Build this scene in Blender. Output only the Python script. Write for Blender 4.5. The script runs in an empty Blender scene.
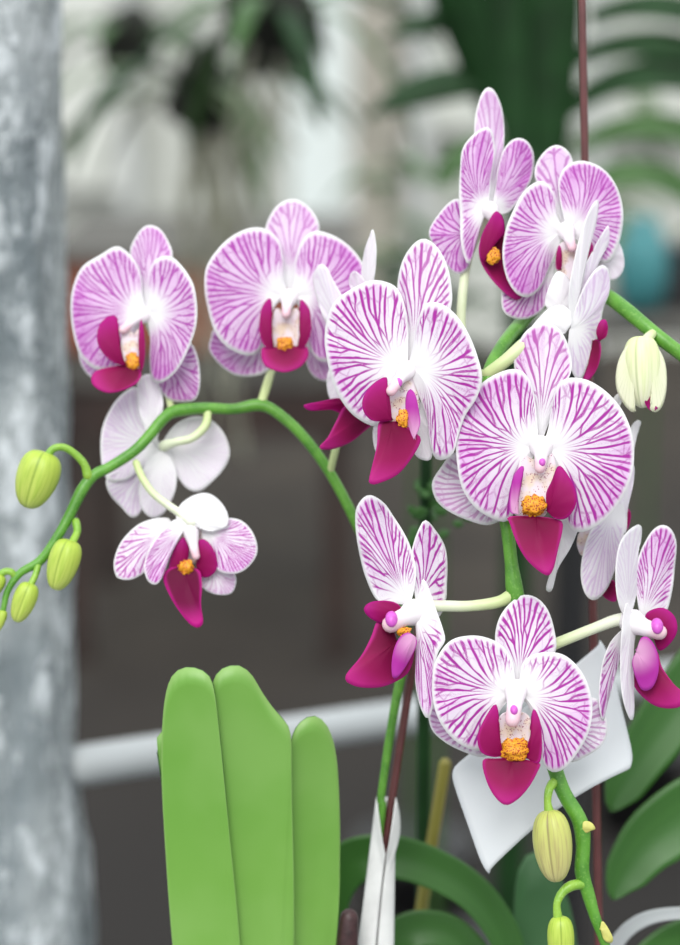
import bpy, bmesh, math, random
from mathutils import Vector, noise
random.seed(7)
scene = bpy.context.scene
COL = scene.collection
PI = math.pi
R = math.radians

# ------------------------------------------------------------------ camera
PITCH = R(12.0)
CAM = Vector((0.0, -1.0, 1.5))
FWD = Vector((0, math.cos(PITCH), -math.sin(PITCH)))
UP = Vector((0, math.sin(PITCH), math.cos(PITCH)))
RT = Vector((1, 0, 0))
FPX = 2222.2
cd = bpy.data.cameras.new('camera')
cam = bpy.data.objects.new('camera', cd); COL.objects.link(cam)
cam.location = CAM; cam.rotation_euler = (PI/2 - PITCH, 0, 0)
cd.sensor_fit = 'VERTICAL'; cd.sensor_height = 36; cd.sensor_width = 36
cd.lens = FPX/945*36
cd.clip_start = 0.05; cd.clip_end = 100
cd.dof.use_dof = True; cd.dof.focus_distance = 0.995; cd.dof.aperture_fstop = 4.3
scene.camera = cam
scene.view_settings.view_transform = 'Standard'
scene.view_settings.look = 'None'
scene.view_settings.gamma = 1
scene.view_settings.use_curve_mapping = False
scene.view_settings.exposure = 0.34

def K(px, py, d=0.0):
    """point of the place seen at (px, py) and d metres behind the front flowers"""
    D = 1.0 + d
    return CAM + FWD*D + RT*((px-340)/FPX*D) + UP*((472.5-py)/FPX*D)

# ------------------------------------------------------------------ node helpers
class NT:
    def __init__(s, name):
        s.m = bpy.data.materials.new(name); s.m.use_nodes = True
        s.t = s.m.node_tree; s.t.nodes.clear()
        s.out = s.n('ShaderNodeOutputMaterial')
    def n(s, typ, **kw):
        x = s.t.nodes.new(typ)
        for k, v in kw.items(): setattr(x, k, v)
        return x
    def l(s, a, b): s.t.links.new(a, b)
    def put(s, sock, v):
        if hasattr(v, 'is_output'): s.l(v, sock)
        else: sock.default_value = v
    def math(s, op, a, b=0.0, c=None, clamp=False):
        x = s.n('ShaderNodeMath', operation=op, use_clamp=clamp)
        s.put(x.inputs[0], a); s.put(x.inputs[1], b)
        if c is not None: s.put(x.inputs[2], c)
        return x.outputs[0]
    def smooth(s, v, a, b, ta=0.0, tb=1.0):
        x = s.n('ShaderNodeMapRange', interpolation_type='SMOOTHSTEP')
        s.put(x.inputs[0], v); s.put(x.inputs[1], a); s.put(x.inputs[2], b)
        s.put(x.inputs[3], ta); s.put(x.inputs[4], tb)
        return x.outputs[0]
    def mix(s, f, a, b):
        x = s.n('ShaderNodeMix', data_type='RGBA')
        s.put(x.inputs[0], f)
        for i, v in ((6, a), (7, b)):
            if hasattr(v, 'is_output'): s.l(v, x.inputs[i])
            else: x.inputs[i].default_value = (v[0], v[1], v[2], 1)
        return x.outputs[2]
    def noise(s, vec, scale, detail=2, rough=0.5):
        x = s.n('ShaderNodeTexNoise')
        if vec is not None: s.l(vec, x.inputs['Vector'])
        x.inputs['Scale'].default_value = scale; x.inputs['Detail'].default_value = detail
        x.inputs['Roughness'].default_value = rough
        return x.outputs['Fac']
    def scaled(s, vec, sc):
        x = s.n('ShaderNodeMapping'); s.l(vec, x.inputs['Vector']); x.inputs['Scale'].default_value = sc
        return x.outputs[0]
    def obj(s): return s.n('ShaderNodeTexCoord').outputs['Object']
    def uv(s, name):
        x = s.n('ShaderNodeUVMap', uv_map=name); sp = s.n('ShaderNodeSeparateXYZ')
        s.l(x.outputs[0], sp.inputs[0]); return sp.outputs[0], sp.outputs[1]
    def surf(s, color, rough=0.5, bump=None, bstr=0.3, bdist=0.001, transl=0.0, spec=0.5, metal=0.0, sheen=0.0):
        p = s.n('ShaderNodeBsdfPrincipled')
        if hasattr(color, 'is_output'): s.l(color, p.inputs['Base Color'])
        else: p.inputs['Base Color'].default_value = (color[0], color[1], color[2], 1)
        s.put(p.inputs['Roughness'], rough)
        p.inputs['Specular IOR Level'].default_value = spec
        p.inputs['Metallic'].default_value = metal
        p.inputs['Sheen Weight'].default_value = sheen
        nrm = None
        if bump is not None:
            b = s.n('ShaderNodeBump'); b.inputs['Strength'].default_value = bstr
            b.inputs['Distance'].default_value = bdist
            s.l(bump, b.inputs['Height']); s.l(b.outputs[0], p.inputs['Normal']); nrm = b.outputs[0]
        if transl > 0:
            tr = s.n('ShaderNodeBsdfTranslucent')
            if hasattr(color, 'is_output'): s.l(color, tr.inputs['Color'])
            else: tr.inputs['Color'].default_value = (color[0], color[1], color[2], 1)
            mx = s.n('ShaderNodeMixShader'); mx.inputs[0].default_value = transl
            s.l(p.outputs[0], mx.inputs[1]); s.l(tr.outputs[0], mx.inputs[2])
            s.l(mx.outputs[0], s.out.inputs['Surface'])
        else:
            s.l(p.outputs[0], s.out.inputs['Surface'])
        return s.m

def vein_material(name, strength, pale, lilac, vein, spots=False):
    n = NT(name)
    u, t = n.uv('vein'); db, dr = n.uv('dist'); vs, seed = n.uv('tune')
    # gentle wander of the veins
    cx = n.n('ShaderNodeCombineXYZ')
    n.put(cx.inputs[0], n.math('ADD', u, n.math('MULTIPLY', seed, 37.0)))
    n.put(cx.inputs[1], n.math('MULTIPLY', t, 7.0)); n.put(cx.inputs[2], seed)
    wob = n.noise(cx.outputs[0], 0.22, 2)
    wob2 = n.noise(cx.outputs[0], 0.75, 2)
    uu = n.math('ADD', n.math('ADD', u, n.math('MULTIPLY', n.math('SUBTRACT', wob, 0.5), 1.7)),
                n.math('MULTIPLY', n.math('SUBTRACT', wob2, 0.5), 0.55))
    uu = n.math('ADD', uu, 200.0)
    # forking veins: each line sends off a branch that settles midway to its neighbour
    def level(size, t0, t1, key):
        x = n.math('DIVIDE', uu, size); fl = n.math('FLOOR', x); f = n.math('SUBTRACT', x, fl)
        cw = n.n('ShaderNodeCombineXYZ'); n.put(cw.inputs[0], fl); n.put(cw.inputs[1], seed); cw.inputs[2].default_value = key
        wn = n.n('ShaderNodeTexWhiteNoise', noise_dimensions='3D'); n.l(cw.outputs[0], wn.inputs['Vector'])
        sp_ = n.n('ShaderNodeSeparateColor'); n.l(wn.outputs['Color'], sp_.inputs[0])
        tb = n.math('ADD', t0, n.math('MULTIPLY', sp_.outputs[0], t1-t0))
        g = n.smooth(t, tb, n.math('ADD', tb, 0.17))
        g = n.math('MULTIPLY', g, 0.5)
        side = n.math('GREATER_THAN', sp_.outputs[1], 0.5)
        # position g or 1-g
        pos = n.math('ADD', n.math('MULTIPLY', side, n.math('SUBTRACT', 1.0, g)), n.math('MULTIPLY', n.math('SUBTRACT', 1.0, side), g))
        dm = n.math('ABSOLUTE', n.math('SUBTRACT', f, pos))
        de = n.math('MINIMUM', f, n.math('SUBTRACT', 1.0, f))
        return n.math('MULTIPLY', de, size), n.math('MULTIPLY', dm, size)
    e4, m4 = level(4.0, 0.22, 0.52, 1.0)
    e2, m2 = level(2.0, 0.48, 0.88, 2.0)
    e = n.math('MINIMUM', n.math('MINIMUM', e4, m4), m2)
    tm = n.math('MAXIMUM', t, 0.3)
    wdt = n.math('DIVIDE', n.smooth(wob2, 0.3, 0.7, 0.15, 0.25), tm)
    wdt = n.math('MULTIPLY', wdt, n.smooth(db, 0.15, 0.55, 0.55, 1.0))
    cv = n.n('ShaderNodeCombineXYZ')
    n.put(cv.inputs[0], n.math('ADD', n.math('MULTIPLY', uu, 0.55), n.math('MULTIPLY', seed, 53.0)))
    n.put(cv.inputs[1], n.math('MULTIPLY', t, 8.0))
    vo = n.n('ShaderNodeTexVoronoi', feature='DISTANCE_TO_EDGE', voronoi_dimensions='2D')
    n.l(cv.outputs[0], vo.inputs['Vector']); vo.inputs['Scale'].default_value = 1.0
    net = n.math('MULTIPLY', n.smooth(vo.outputs['Distance'], 0.03, 0.11, 1.0, 0.0), n.smooth(t, 0.68, 0.9, 0.0, 0.42))
    line = n.smooth(e, n.math('MULTIPLY', wdt, 0.55), n.math('MULTIPLY', wdt, 1.3), 1.0, 0.0)
    line = n.math('MAXIMUM', line, net)
    fade = n.math('MULTIPLY', n.smooth(db, 0.19, 0.45), n.smooth(dr, 0.008, 0.05))
    fade = n.math('MULTIPLY', fade, vs, clamp=True)
    tint = n.math('MULTIPLY', n.smooth(wob, 0.35, 0.7), fade)
    tint = n.math('MULTIPLY', tint, n.smooth(db, 0.35, 0.95))
    c = n.mix(fade, (0.86, 0.84, 0.86), pale)
    c = n.mix(n.math('MULTIPLY', tint, strength, clamp=True), c, lilac)
    c = n.mix(n.math('MULTIPLY', n.math('MULTIPLY', line, fade), strength, clamp=True), c, vein)
    bmp = n.math('ADD', n.math('MULTIPLY', n.math('MULTIPLY', n.math('MINIMUM', e, 1.0), 0.6), n.smooth(db, 0.25, 0.5)), n.math('MULTIPLY', wob, 1.2))
    return n.surf(c, rough=0.55, bump=bmp, bstr=0.25, bdist=0.0006, transl=0.22, spec=0.25, sheen=0.15)

M = {}
M['petal'] = vein_material('striped_petal', 1.0, (0.80, 0.73, 0.82), (0.72, 0.46, 0.74), (0.40, 0.022, 0.34))
M['petal_far'] = vein_material('lilac_striped_petal', 1.0, (0.76, 0.56, 0.77), (0.64, 0.27, 0.65), (0.43, 0.06, 0.41))
M['petal_back'] = vein_material('pale_petal_back', 0.5, (0.82, 0.79, 0.84), (0.76, 0.60, 0.80), (0.60, 0.36, 0.66))

def simple(name, col, rough=0.5, nsc=0, namp=0.0, bump=0, transl=0.0, spec=0.5, metal=0.0, col2=None, stretch=(1, 1, 1), bd=0.001):
    n = NT(name); c = col; b = None
    if nsc:
        v = n.scaled(n.obj(), stretch)
        f = n.noise(v, nsc, 4, 0.6)
        c2 = col2 or tuple(x*(1-namp) for x in col)
        c = n.mix(n.smooth(f, 0.3, 0.7), col, c2)
        if bump: b = f
    return n.surf(c, rough=rough, bump=b, bstr=bump, bdist=bd, transl=transl, spec=spec, metal=metal)

def lip_mat(name, c0, c1, c2):
    n = NT(name)
    u, t = n.uv('vein'); db, dr = n.uv('dist')
    f = n.noise(n.obj(), 160, 3)
    c = n.mix(n.smooth(db, 0.05, 0.7), c0, c1)
    c = n.mix(n.smooth(db, 0.55, 1.0), c, c2)
    c = n.mix(n.smooth(dr, 0.05, 0.0), c, c2)
    return n.surf(c, rough=0.5, bump=f, bstr=0.15, bdist=0.0008, transl=0.06, spec=0.10)
M['lip'] = lip_mat('magenta_lip', (0.12, 0.002, 0.028), (0.245, 0.007, 0.072), (0.40, 0.016, 0.18))
M['lip_dark'] = lip_mat('shaded_crimson_lip', (0.10, 0.001, 0.028), (0.13, 0.001, 0.04), (0.46, 0.012, 0.21))  # nodding bloom: deep crimson pigment, with some of the lip's shade put into the colour
M['lobe'] = lip_mat('magenta_lip_lobe', (0.19, 0.002, 0.055), (0.25, 0.004, 0.085), (0.34, 0.008, 0.165))
M['lobe_pale'] = lip_mat('violet_lip_lobe', (0.60, 0.30, 0.50), (0.36, 0.025, 0.28), (0.42, 0.04, 0.34))

def throat_mat():
    n = NT('speckled_throat')
    v = n.n('ShaderNodeTexVoronoi'); n.l(n.obj(), v.inputs['Vector']); v.inputs['Scale'].default_value = 1300
    v.inputs['Randomness'].default_value = 1
    f = n.noise(n.obj(), 300, 2)
    s = n.math('MULTIPLY', n.smooth(v.outputs['Distance'], 0.36, 0.24), n.smooth(f, 0.46, 0.54))
    c = n.mix(n.smooth(n.noise(n.obj(), 150, 2), 0.4, 0.65), (0.80, 0.70, 0.76), (0.78, 0.64, 0.50))
    c = n.mix(s, c, (0.30, 0.02, 0.12))
    return n.surf(c, rough=0.5, transl=0.1, spec=0.3)
M['throat'] = throat_mat()
def callus_mat():
    n = NT('orange_callus')
    v = n.n('ShaderNodeTexVoronoi'); n.l(n.obj(), v.inputs['Vector']); v.inputs['Scale'].default_value = 1100
    c = n.mix(n.smooth(v.outputs['Distance'], 0.46, 0.32), (0.74, 0.31, 0.015), (0.36, 0.035, 0.01))
    return n.surf(c, rough=0.45, spec=0.4, bump=v.outputs['Distance'], bstr=0.4, bdist=0.0006)
M['callus'] = callus_mat()
def column_mat():
    n = NT('white_column')
    u, t = n.uv('vein')
    c = n.mix(n.smooth(t, 0.55, 0.95), (0.86, 0.80, 0.84), (0.82, 0.55, 0.62))
    return n.surf(c, rough=0.4, transl=0.1, spec=0.4)
M['column'] = column_mat()
M['cap'] = simple('violet_anther_cap', (0.62, 0.10, 0.55), 0.35, 300, 0.2)
def ped_mat():
    n = NT('pale_green_pedicel')
    u, t = n.uv('vein')
    f = n.noise(n.obj(), 120, 3)
    c = n.mix(n.smooth(t, 0.0, 1.0), (0.56, 0.65, 0.30), (0.82, 0.84, 0.70))
    c = n.mix(n.math('MULTIPLY', n.smooth(f, 0.4, 0.7), 0.3), c, (0.55, 0.66, 0.3))
    return n.surf(c, rough=0.4, transl=0.08, spec=0.4)
M['pedicel'] = ped_mat()
def stem_mat(name, a, b, c3):
    n = NT(name)
    f = n.noise(n.obj(), 90, 4); g = n.noise(n.obj(), 900, 2)
    c = n.mix(n.smooth(f, 0.35, 0.65), a, b)
    c = n.mix(n.math('MULTIPLY', n.smooth(g, 0.55, 0.7), 0.45), c, c3)
    return n.surf(c, rough=0.38, bump=g, bstr=0.15, bdist=0.0005, spec=0.5)
M['stem'] = stem_mat('green_spike', (0.062, 0.215, 0.018), (0.105, 0.30, 0.03), (0.22, 0.42, 0.09))
M['stem_pale'] = stem_mat('bright_green_spike', (0.17, 0.36, 0.035), (0.27, 0.46, 0.05), (0.35, 0.60, 0.16))
M['bract'] = simple('straw_bract', (0.62, 0.60, 0.16), 0.5, 200, 0.3)
def bud_mat(name, a, b, rib):
    n = NT(name)
    u, t = n.uv('vein')
    cx = n.n('ShaderNodeCombineXYZ'); n.put(cx.inputs[0], n.math('MULTIPLY', u, 40.0)); n.put(cx.inputs[1], n.math('MULTIPLY', t, 2.5))
    f = n.noise(cx.outputs[0], 1.0, 3)
    c = n.mix(n.smooth(t, 0.0, 1.0), a, b)
    c = n.mix(n.math('MULTIPLY', n.smooth(f, 0.45, 0.68), 0.6), c, rib)
    fr = n.math('FRACT', n.math('ADD', n.math('MULTIPLY', u, 3.0), 0.5))
    seam = n.smooth(n.math('ABSOLUTE', n.math('SUBTRACT', fr, 0.5)), 0.012, 0.05, 1.0, 0.0)
    c = n.mix(n.math('MULTIPLY', seam, 0.6), c, tuple(x*0.62 for x in rib))
    return n.surf(c, rough=0.4, transl=0.06, spec=0.4, bump=f, bstr=0.2, bdist=0.0006)
M['bud_lime'] = bud_mat('lime_bud', (0.40, 0.54, 0.06), (0.52, 0.60, 0.14), (0.28, 0.43, 0.04))
M['bud_olive'] = bud_mat('veined_olive_bud', (0.50, 0.55, 0.12), (0.56, 0.50, 0.22), (0.36, 0.28, 0.13))
M['bud_cream'] = bud_mat('cream_bud', (0.74, 0.80, 0.42), (0.86, 0.85, 0.66), (0.66, 0.74, 0.36))
def leaf_mat(name, a, b, mid, rough=0.35):
    n = NT(name)
    u, t = n.uv('vein'); db, dr = n.uv('dist')
    cx = n.n('ShaderNodeCombineXYZ'); n.put(cx.inputs[0], n.math('MULTIPLY', n.uv('tune')[0], 60.0)); n.put(cx.inputs[1], n.math('MULTIPLY', db, 1.5))
    f = n.noise(cx.outputs[0], 1.0, 3)
    g = n.noise(n.obj(), 14, 3)
    c = n.mix(n.smooth(f, 0.3, 0.7), a, b)
    c = n.mix(n.math('MULTIPLY', n.smooth(g, 0.4, 0.65), 0.4), c, mid)
    c = n.mix(n.smooth(dr, 0.012, 0.0), c, mid)
    return n.surf(c, rough=rough, transl=0.15, spec=0.5)
M['leaf'] = leaf_mat('light_green_leaf', (0.15, 0.36, 0.05), (0.20, 0.42, 0.07), (0.27, 0.48, 0.13), 0.42)
M['leaf_dark'] = leaf_mat('deep_green_leaf', (0.030, 0.115, 0.016), (0.045, 0.155, 0.022), (0.055, 0.17, 0.03), 0.4)
M['leaf_grey'] = leaf_mat('grey_green_leaf', (0.06, 0.17, 0.06), (0.085, 0.22, 0.08), (0.11, 0.25, 0.11), 0.4)
M['leaf_under'] = simple('leaf_underside', (0.06, 0.17, 0.03), 0.5, 30, 0.2, transl=0.1)
M['strap'] = simple('dark_strap_leaf', (0.010, 0.045, 0.010), 0.5, 20, 0.5, spec=0.2)
M['strap_light'] = simple('mid_green_strap_leaf', (0.055, 0.13, 0.035), 0.45, 20, 0.4, spec=0.3)
M['strap_grey'] = simple('grey_green_strap_leaf', (0.10, 0.15, 0.07), 0.5, 20, 0.4, spec=0.3)
M['root'] = simple('grey_aerial_root', (0.36, 0.36, 0.28), 0.8, 30, 0.4)
M['moss'] = simple('dark_moss', (0.012, 0.014, 0.008), 0.9, 60, 0.5, bump=0.6, bd=0.004)
M['rod'] = simple('maroon_coated_rod', (0.13, 0.035, 0.035), 0.35, 60, 0.3)
M['rod_tip'] = simple('dark_maroon_rod_end', (0.05, 0.018, 0.02), 0.5, 200, 0.5, bump=0.5)
M['bamboo'] = simple('olive_bamboo', (0.32, 0.28, 0.05), 0.45, 30, 0.3, stretch=(1, 1, 0.1))
M['card'] = simple('white_plastic_card', (0.72, 0.74, 0.77), 0.45, 12, 0.04, transl=0.1)
M['tag'] = simple('white_paper_tag', (0.80, 0.80, 0.79), 0.6, 60, 0.12, transl=0.15)
M['pot'] = simple('black_plastic_pot', (0.03, 0.03, 0.032), 0.45, 10, 0.3)
M['bark'] = simple('bark_chips', (0.10, 0.055, 0.03), 0.9, 80, 0.6, bump=0.8, bd=0.004)
M['galv'] = simple('galvanised_steel', (0.50, 0.53, 0.55), 0.35, 12, 0.35, bump=0.1, metal=0.5)
M['white_pipe'] = simple('white_painted_pipe', (0.40, 0.42, 0.43), 0.4, 10, 0.12)
M['teal'] = simple('teal_glazed_pot', (0.06, 0.25, 0.27), 0.3, 14, 0.35)
M['black'] = simple('black_plastic', (0.015, 0.015, 0.017), 0.5)
M['wood'] = simple('red_brown_board', (0.30, 0.085, 0.042), 0.6, 6, 0.45, stretch=(1, 1, 6))
M['darkwood'] = simple('dark_brown_board', (0.035, 0.018, 0.014), 0.7, 8, 0.5)
M['greyboard'] = simple('weathered_grey_board', (0.10, 0.095, 0.085), 0.8, 8, 0.3)
M['beige'] = simple('beige_painted_post', (0.44, 0.41, 0.35), 0.6, 2, 0.25, stretch=(1, 1, 0.1))
M['frame'] = simple('pale_grey_frame', (0.55, 0.57, 0.56), 0.5, 3, 0.15)

def plastic_mat():
    n = NT('wrinkled_clear_plastic')
    v = n.scaled(n.obj(), (1, 1, 0.45))
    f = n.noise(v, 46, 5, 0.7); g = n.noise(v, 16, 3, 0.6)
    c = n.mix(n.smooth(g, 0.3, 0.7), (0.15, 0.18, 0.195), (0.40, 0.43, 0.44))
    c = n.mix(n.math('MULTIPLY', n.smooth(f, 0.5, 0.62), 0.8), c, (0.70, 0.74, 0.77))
    return n.surf(c, rough=n.smooth(f, 0.3, 0.7, 0.12, 0.4), bump=f, bstr=1.0, bdist=0.012, spec=0.9)
M['plastic'] = plastic_mat()
def wall_mat(name, a, b, sc=0.5):
    n = NT(name)
    v = n.scaled(n.obj(), (1, 1, 0.25))
    f = n.noise(v, sc, 4, 0.6); w = n.noise(n.scaled(n.obj(), (1, 1, 0.05)), 5, 2)
    c = n.mix(n.smooth(f, 0.3, 0.7), a, b)
    c = n.mix(n.math('MULTIPLY', n.smooth(w, 0.4, 0.7), 0.35), c, b)
    return n.surf(c, rough=0.6)
M['wall'] = wall_mat('grey_white_wall_panel', (0.62, 0.64, 0.60), (0.46, 0.47, 0.43), 0.9)
M['wall_bright'] = wall_mat('bright_glazing_panel', (0.80, 0.86, 0.86), (0.70, 0.76, 0.75), 0.8)
M['wall_light'] = wall_mat('light_wall_panel', (0.80, 0.80, 0.78), (0.55, 0.57, 0.52), 1.4)
def floor_mat():
    n = NT('dark_ground_cloth')
    f = n.noise(n.obj(), 1.3, 5, 0.6); g = n.noise(n.obj(), 30, 2)
    c = n.mix(n.smooth(f, 0.3, 0.7), (0.050, 0.041, 0.033), (0.024, 0.020, 0.018))
    c = n.mix(n.math('MULTIPLY', n.smooth(g, 0.5, 0.7), 0.3), c, (0.06, 0.055, 0.05))
    sp = n.n('ShaderNodeSeparateXYZ'); n.l(n.obj(), sp.inputs[0])
    edge = n.math('ADD', sp.outputs[1], n.math('MULTIPLY', f, 1.2))
    c = n.mix(n.smooth(edge, 0.2, 2.2, 1.0, 0.0), c, (0.022, 0.0195, 0.0185))
    return n.surf(c, rough=0.85, spec=0.2)
M['floor'] = floor_mat()

# ------------------------------------------------------------------ object helpers
def link(name, me, parent=None, mats=()):
    o = bpy.data.objects.new(name, me); COL.objects.link(o)
    for m in mats: me.materials.append(m)
    if parent is not None: o.parent = parent
    return o
def empty(name, loc, label, cat, group=None):
    o = bpy.data.objects.new(name, None); COL.objects.link(o); o.location = loc
    o.empty_display_size = 0.02
    o['label'] = label; o['category'] = cat
    if group: o['group'] = group
    return o
def tag(o, label, cat, group=None):
    o['label'] = label; o['category'] = cat
    if group: o['group'] = group
    return o
def wloc(o):
    p = Vector(o.location)
    while o.parent is not None:
        o = o.parent; p = p + Vector(o.location)
    return p
def place(name, verts, faces, mats, parent=None, origin=None, uvs=None, midx=None, smooth=True):
    """verts in world space; stored relative to origin so each object sits where it stands"""
    if origin is None:
        origin = sum((Vector(v) for v in verts), Vector())/len(verts)
    me = bpy.data.meshes.new(name)
    me.from_pydata([tuple(Vector(v)-origin) for v in verts], [], faces)
    if uvs:
        for nm, arr in uvs.items():
            lay = me.uv_layers.new(name=nm)
            flat = []
            for lp in me.loops: flat.extend(arr[lp.vertex_index])
            lay.data.foreach_set('uv', flat)
    if midx: me.polygons.foreach_set('material_index', midx)
    if smooth: me.polygons.foreach_set('use_smooth', [True]*len(me.polygons))
    me.update()
    o = link(name, me, parent, mats)
    o.location = origin - (wloc(parent) if parent is not None else Vector())
    return o

def catmull(P, n, closed=False):
    """n samples, even in arc length, through the points P"""
    P = [Vector(p) for p in P]
    pts = []
    m = len(P)
    for i in range(m-1):
        p0 = P[i-1] if i > 0 else P[0]*2-P[1]
        p1, p2 = P[i], P[i+1]
        p3 = P[i+2] if i+2 < m else P[-1]*2-P[-2]
        for k in range(12):
            t = k/12
            pts.append(0.5*((2*p1)+(p2-p0)*t+(2*p0-5*p1+4*p2-p3)*t*t+(3*p1-p0-3*p2+p3)*t**3))
    pts.append(P[-1])
    L = [0]
    for a, b in zip(pts, pts[1:]): L.append(L[-1]+(b-a).length)
    out = []; j = 0
    for i in range(n):
        s = L[-1]*i/(n-1)
        while j < len(L)-2 and L[j+1] < s: j += 1
        f = (s-L[j])/max(1e-9, L[j+1]-L[j])
        out.append(pts[j].lerp(pts[j+1], min(1, max(0, f))))
    return out

SEED = [0]
def blade(name, base, outline, d=0.0, gx=0.0, gy=0.0, cup=0.0, wave=0.25, vs=1.0, N=28, ns=56, nt=18,
          th=0.45, mats=('petal', 'petal_back'), parent=None, back=False, fan=0.35, keel=0.0, dz=0.0, dbk=1.0):
    """A petal, sepal, lobe or leaf: a fan of ribs from its base to its margin.
    d: distance behind the front plane (mm), gx/gy: how it leans (mm of depth per mm to the right / up),
    cup: how far its middle stands out (mm), th: thickness (mm)."""
    SEED[0] += 1; sd = (SEED[0]*0.6180339) % 1.0
    b = Vector((base[0], base[1], 0))
    pts = [Vector((p[0], p[1], 0)) for p in outline]
    C = catmull([b]+pts+[b], ns+3)[1:-1]
    ns = len(C)
    ctr = sum(C, Vector())/len(C)
    L = max((c-b).length for c in C)
    ax = (ctr-b).normalized()
    pm = 0.45
    ph = random.random()*6.28
    front = []; uvV = []; uvD = []; uvT = []
    perp = Vector((-ax.y, ax.x, 0))
    wmax = max(abs((c-b).dot(perp)) for c in C)
    for i, c in enumerate(C):
        s = i/(ns-1); r = (c-b).length
        ca = (c-b).normalized().dot(ax) if r > 0 else 1
        ctl = b + ax*(fan*r*max(0.05, (1+ca)/2))
        for j in range(nt+1):
            t = j/nt
            te = t
            p = b*(1-te)**2 + ctl*(2*te*(1-te)) + c*te*te
            dx = (p.x-b.x)*pm; dy = -(p.y-b.y)*pm
            q = (p-b).length/L
            dep = d + gx*dx + gy*dy
            dep -= cup*math.sin(PI*min(1, t))*min(1, r/L*1.2)
            dep += wave*math.sin(s*21+ph)*t**3 + wave*0.6*math.sin(s*47+ph*2)*t**4
            lat = abs((p-b).dot(perp))/max(1e-6, wmax)
            dep += keel*(lat**1.5)
            front.append(K(p.x, p.y, dep/1000.0+dz))
            uvV.append((s*N, t)); uvD.append((q*dbk, (1-t)*r/L)); uvT.append((vs, sd))
    W = nt+1
    # thickness along the true surface normal
    nrm = []
    for i in range(ns):
        for j in range(W):
            a = front[min(i+1, ns-1)*W+j]-front[max(i-1, 0)*W+j]
            jj0 = max(j-1, 0); jj1 = min(j+1, nt)
            c_ = front[i*W+jj1]-front[i*W+jj0]
            v = a.cross(c_)
            nrm.append(v)
    for i in range(ns): nrm[i*W] = nrm[i*W+1]
    nn = []
    for k, v in enumerate(nrm):
        if v.length < 1e-14: v = FWD.copy()
        v = v.normalized()
        if v.dot(FWD) < 0: v = -v
        nn.append(v)
    nv = len(front)
    verts = list(front); taper = []
    for k in range(nv):
        j = k % W
        tt = th/1000.0*(1-0.55*(j/nt)**4)
        verts.append(front[k]+nn[k]*tt)
    faces = []; mi = []
    fm, bm_ = (1, 0) if back else (0, 1)
    fl = (front[(ns//2+1)*W+nt//2]-front[(ns//2)*W+nt//2]).cross(front[(ns//2)*W+nt//2+1]-front[(ns//2)*W+nt//2])
    flip = fl.dot(FWD) > 0
    def add(f, m):
        faces.append(tuple(reversed(f)) if flip else f); mi.append(m)
    for i in range(ns-1):
        for j in range(nt):
            a, b2, c2, d2 = i*W+j, (i+1)*W+j, (i+1)*W+j+1, i*W+j+1
            add((a, b2, c2, d2), fm)
            add((a+nv, d2+nv, c2+nv, b2+nv), bm_)
    for i in range(ns-1):
        a, b2 = i*W+nt, (i+1)*W+nt
        add((a, b2, b2+nv, a+nv), bm_ if not back else fm)
    for i in (0, ns-1):
        for j in range(nt):
            a, b2 = i*W+j, i*W+j+1
            f = (a, b2, b2+nv, a+nv) if i == 0 else (b2, a, a+nv, b2+nv)
            add(f, fm)
    return place(name, verts, faces, [M[m] for m in mats], parent,
                 uvs={'vein': uvV*2, 'dist': uvD*2, 'tune': uvT*2}, midx=mi)

def leafblade(*a, **k):
    return blade(*a, **k)

def tube(name, pts, mat, parent=None, seg=14, n=None, origin=None, cap=True, knots=(), bmode=None):
    """pts: (Vector, radius in m). Round-ended swept stalk."""
    P = [Vector((p.x, p.y, p.z, 0)).to_4d() if False else p for p, r in pts]
    n = n or max(8, 8*len(pts))
    dense = catmull([Vector(p) for p in P], n)
    # radius along the length
    cl = [0]
    for a, b in zip(P, P[1:]): cl.append(cl[-1]+(b-a).length)
    def rad(s):
        s *= cl[-1]
        for i in range(len(cl)-1):
            if s <= cl[i+1] or i == len(cl)-2:
                f = (s-cl[i])/max(1e-9, cl[i+1]-cl[i]); f = min(1, max(0, f)); f = f*f*(3-2*f)
                return pts[i][1]*(1-f)+pts[i+1][1]*f
    verts = []; uv = []; rings = []
    T0 = (dense[1]-dense[0]).normalized()
    ref = Vector((0, 0, 1)) if abs(T0.z) < 0.9 else Vector((1, 0, 0))
    N = (ref - T0*ref.dot(T0)).normalized()
    stations = []
    for i in range(n):
        T = (dense[min(i+1, n-1)]-dense[max(i-1, 0)]).normalized()
        stations.append((dense[i], T, rad(i/(n-1)), i/(n-1)))
    st = []
    if cap:
        p, T, r, s = stations[0]
        for a in (80, 60, 35): st.append((p - T*r*math.sin(R(a)), T, r*math.cos(R(a)), 0))
    st += stations
    if cap:
        p, T, r, s = stations[-1]
        for a in (35, 60, 80): st.append((p + T*r*math.sin(R(a)), T, r*math.cos(R(a)), 1))
    for p, T, r, s in st:
        N = (N - T*N.dot(T)).normalized(); B = T.cross(N)
        for k in range(seg):
            a = 2*PI*k/seg
            verts.append(p + (N*math.cos(a)+B*math.sin(a))*r); uv.append((k/seg, s))
    faces = []
    m = len(st)
    for i in range(m-1):
        for k in range(seg):
            faces.append((i*seg+k, i*seg+(k+1) % seg, (i+1)*seg+(k+1) % seg, (i+1)*seg+k))
    faces.append(tuple(reversed(range(seg)))); faces.append(tuple((m-1)*seg+k for k in range(seg)))
    if name is None: return verts, faces, uv
    return place(name, verts, faces, [M[mat]], parent, origin=origin, uvs={'vein': uv, 'dist': uv, 'tune': uv})

def PT(l, rs=1.0):
    """(px, py, depth mm, radius mm) -> tube points"""
    return [(K(a, b, c/1000.0), r*rs/1000.0) for a, b, c, r in l]

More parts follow.
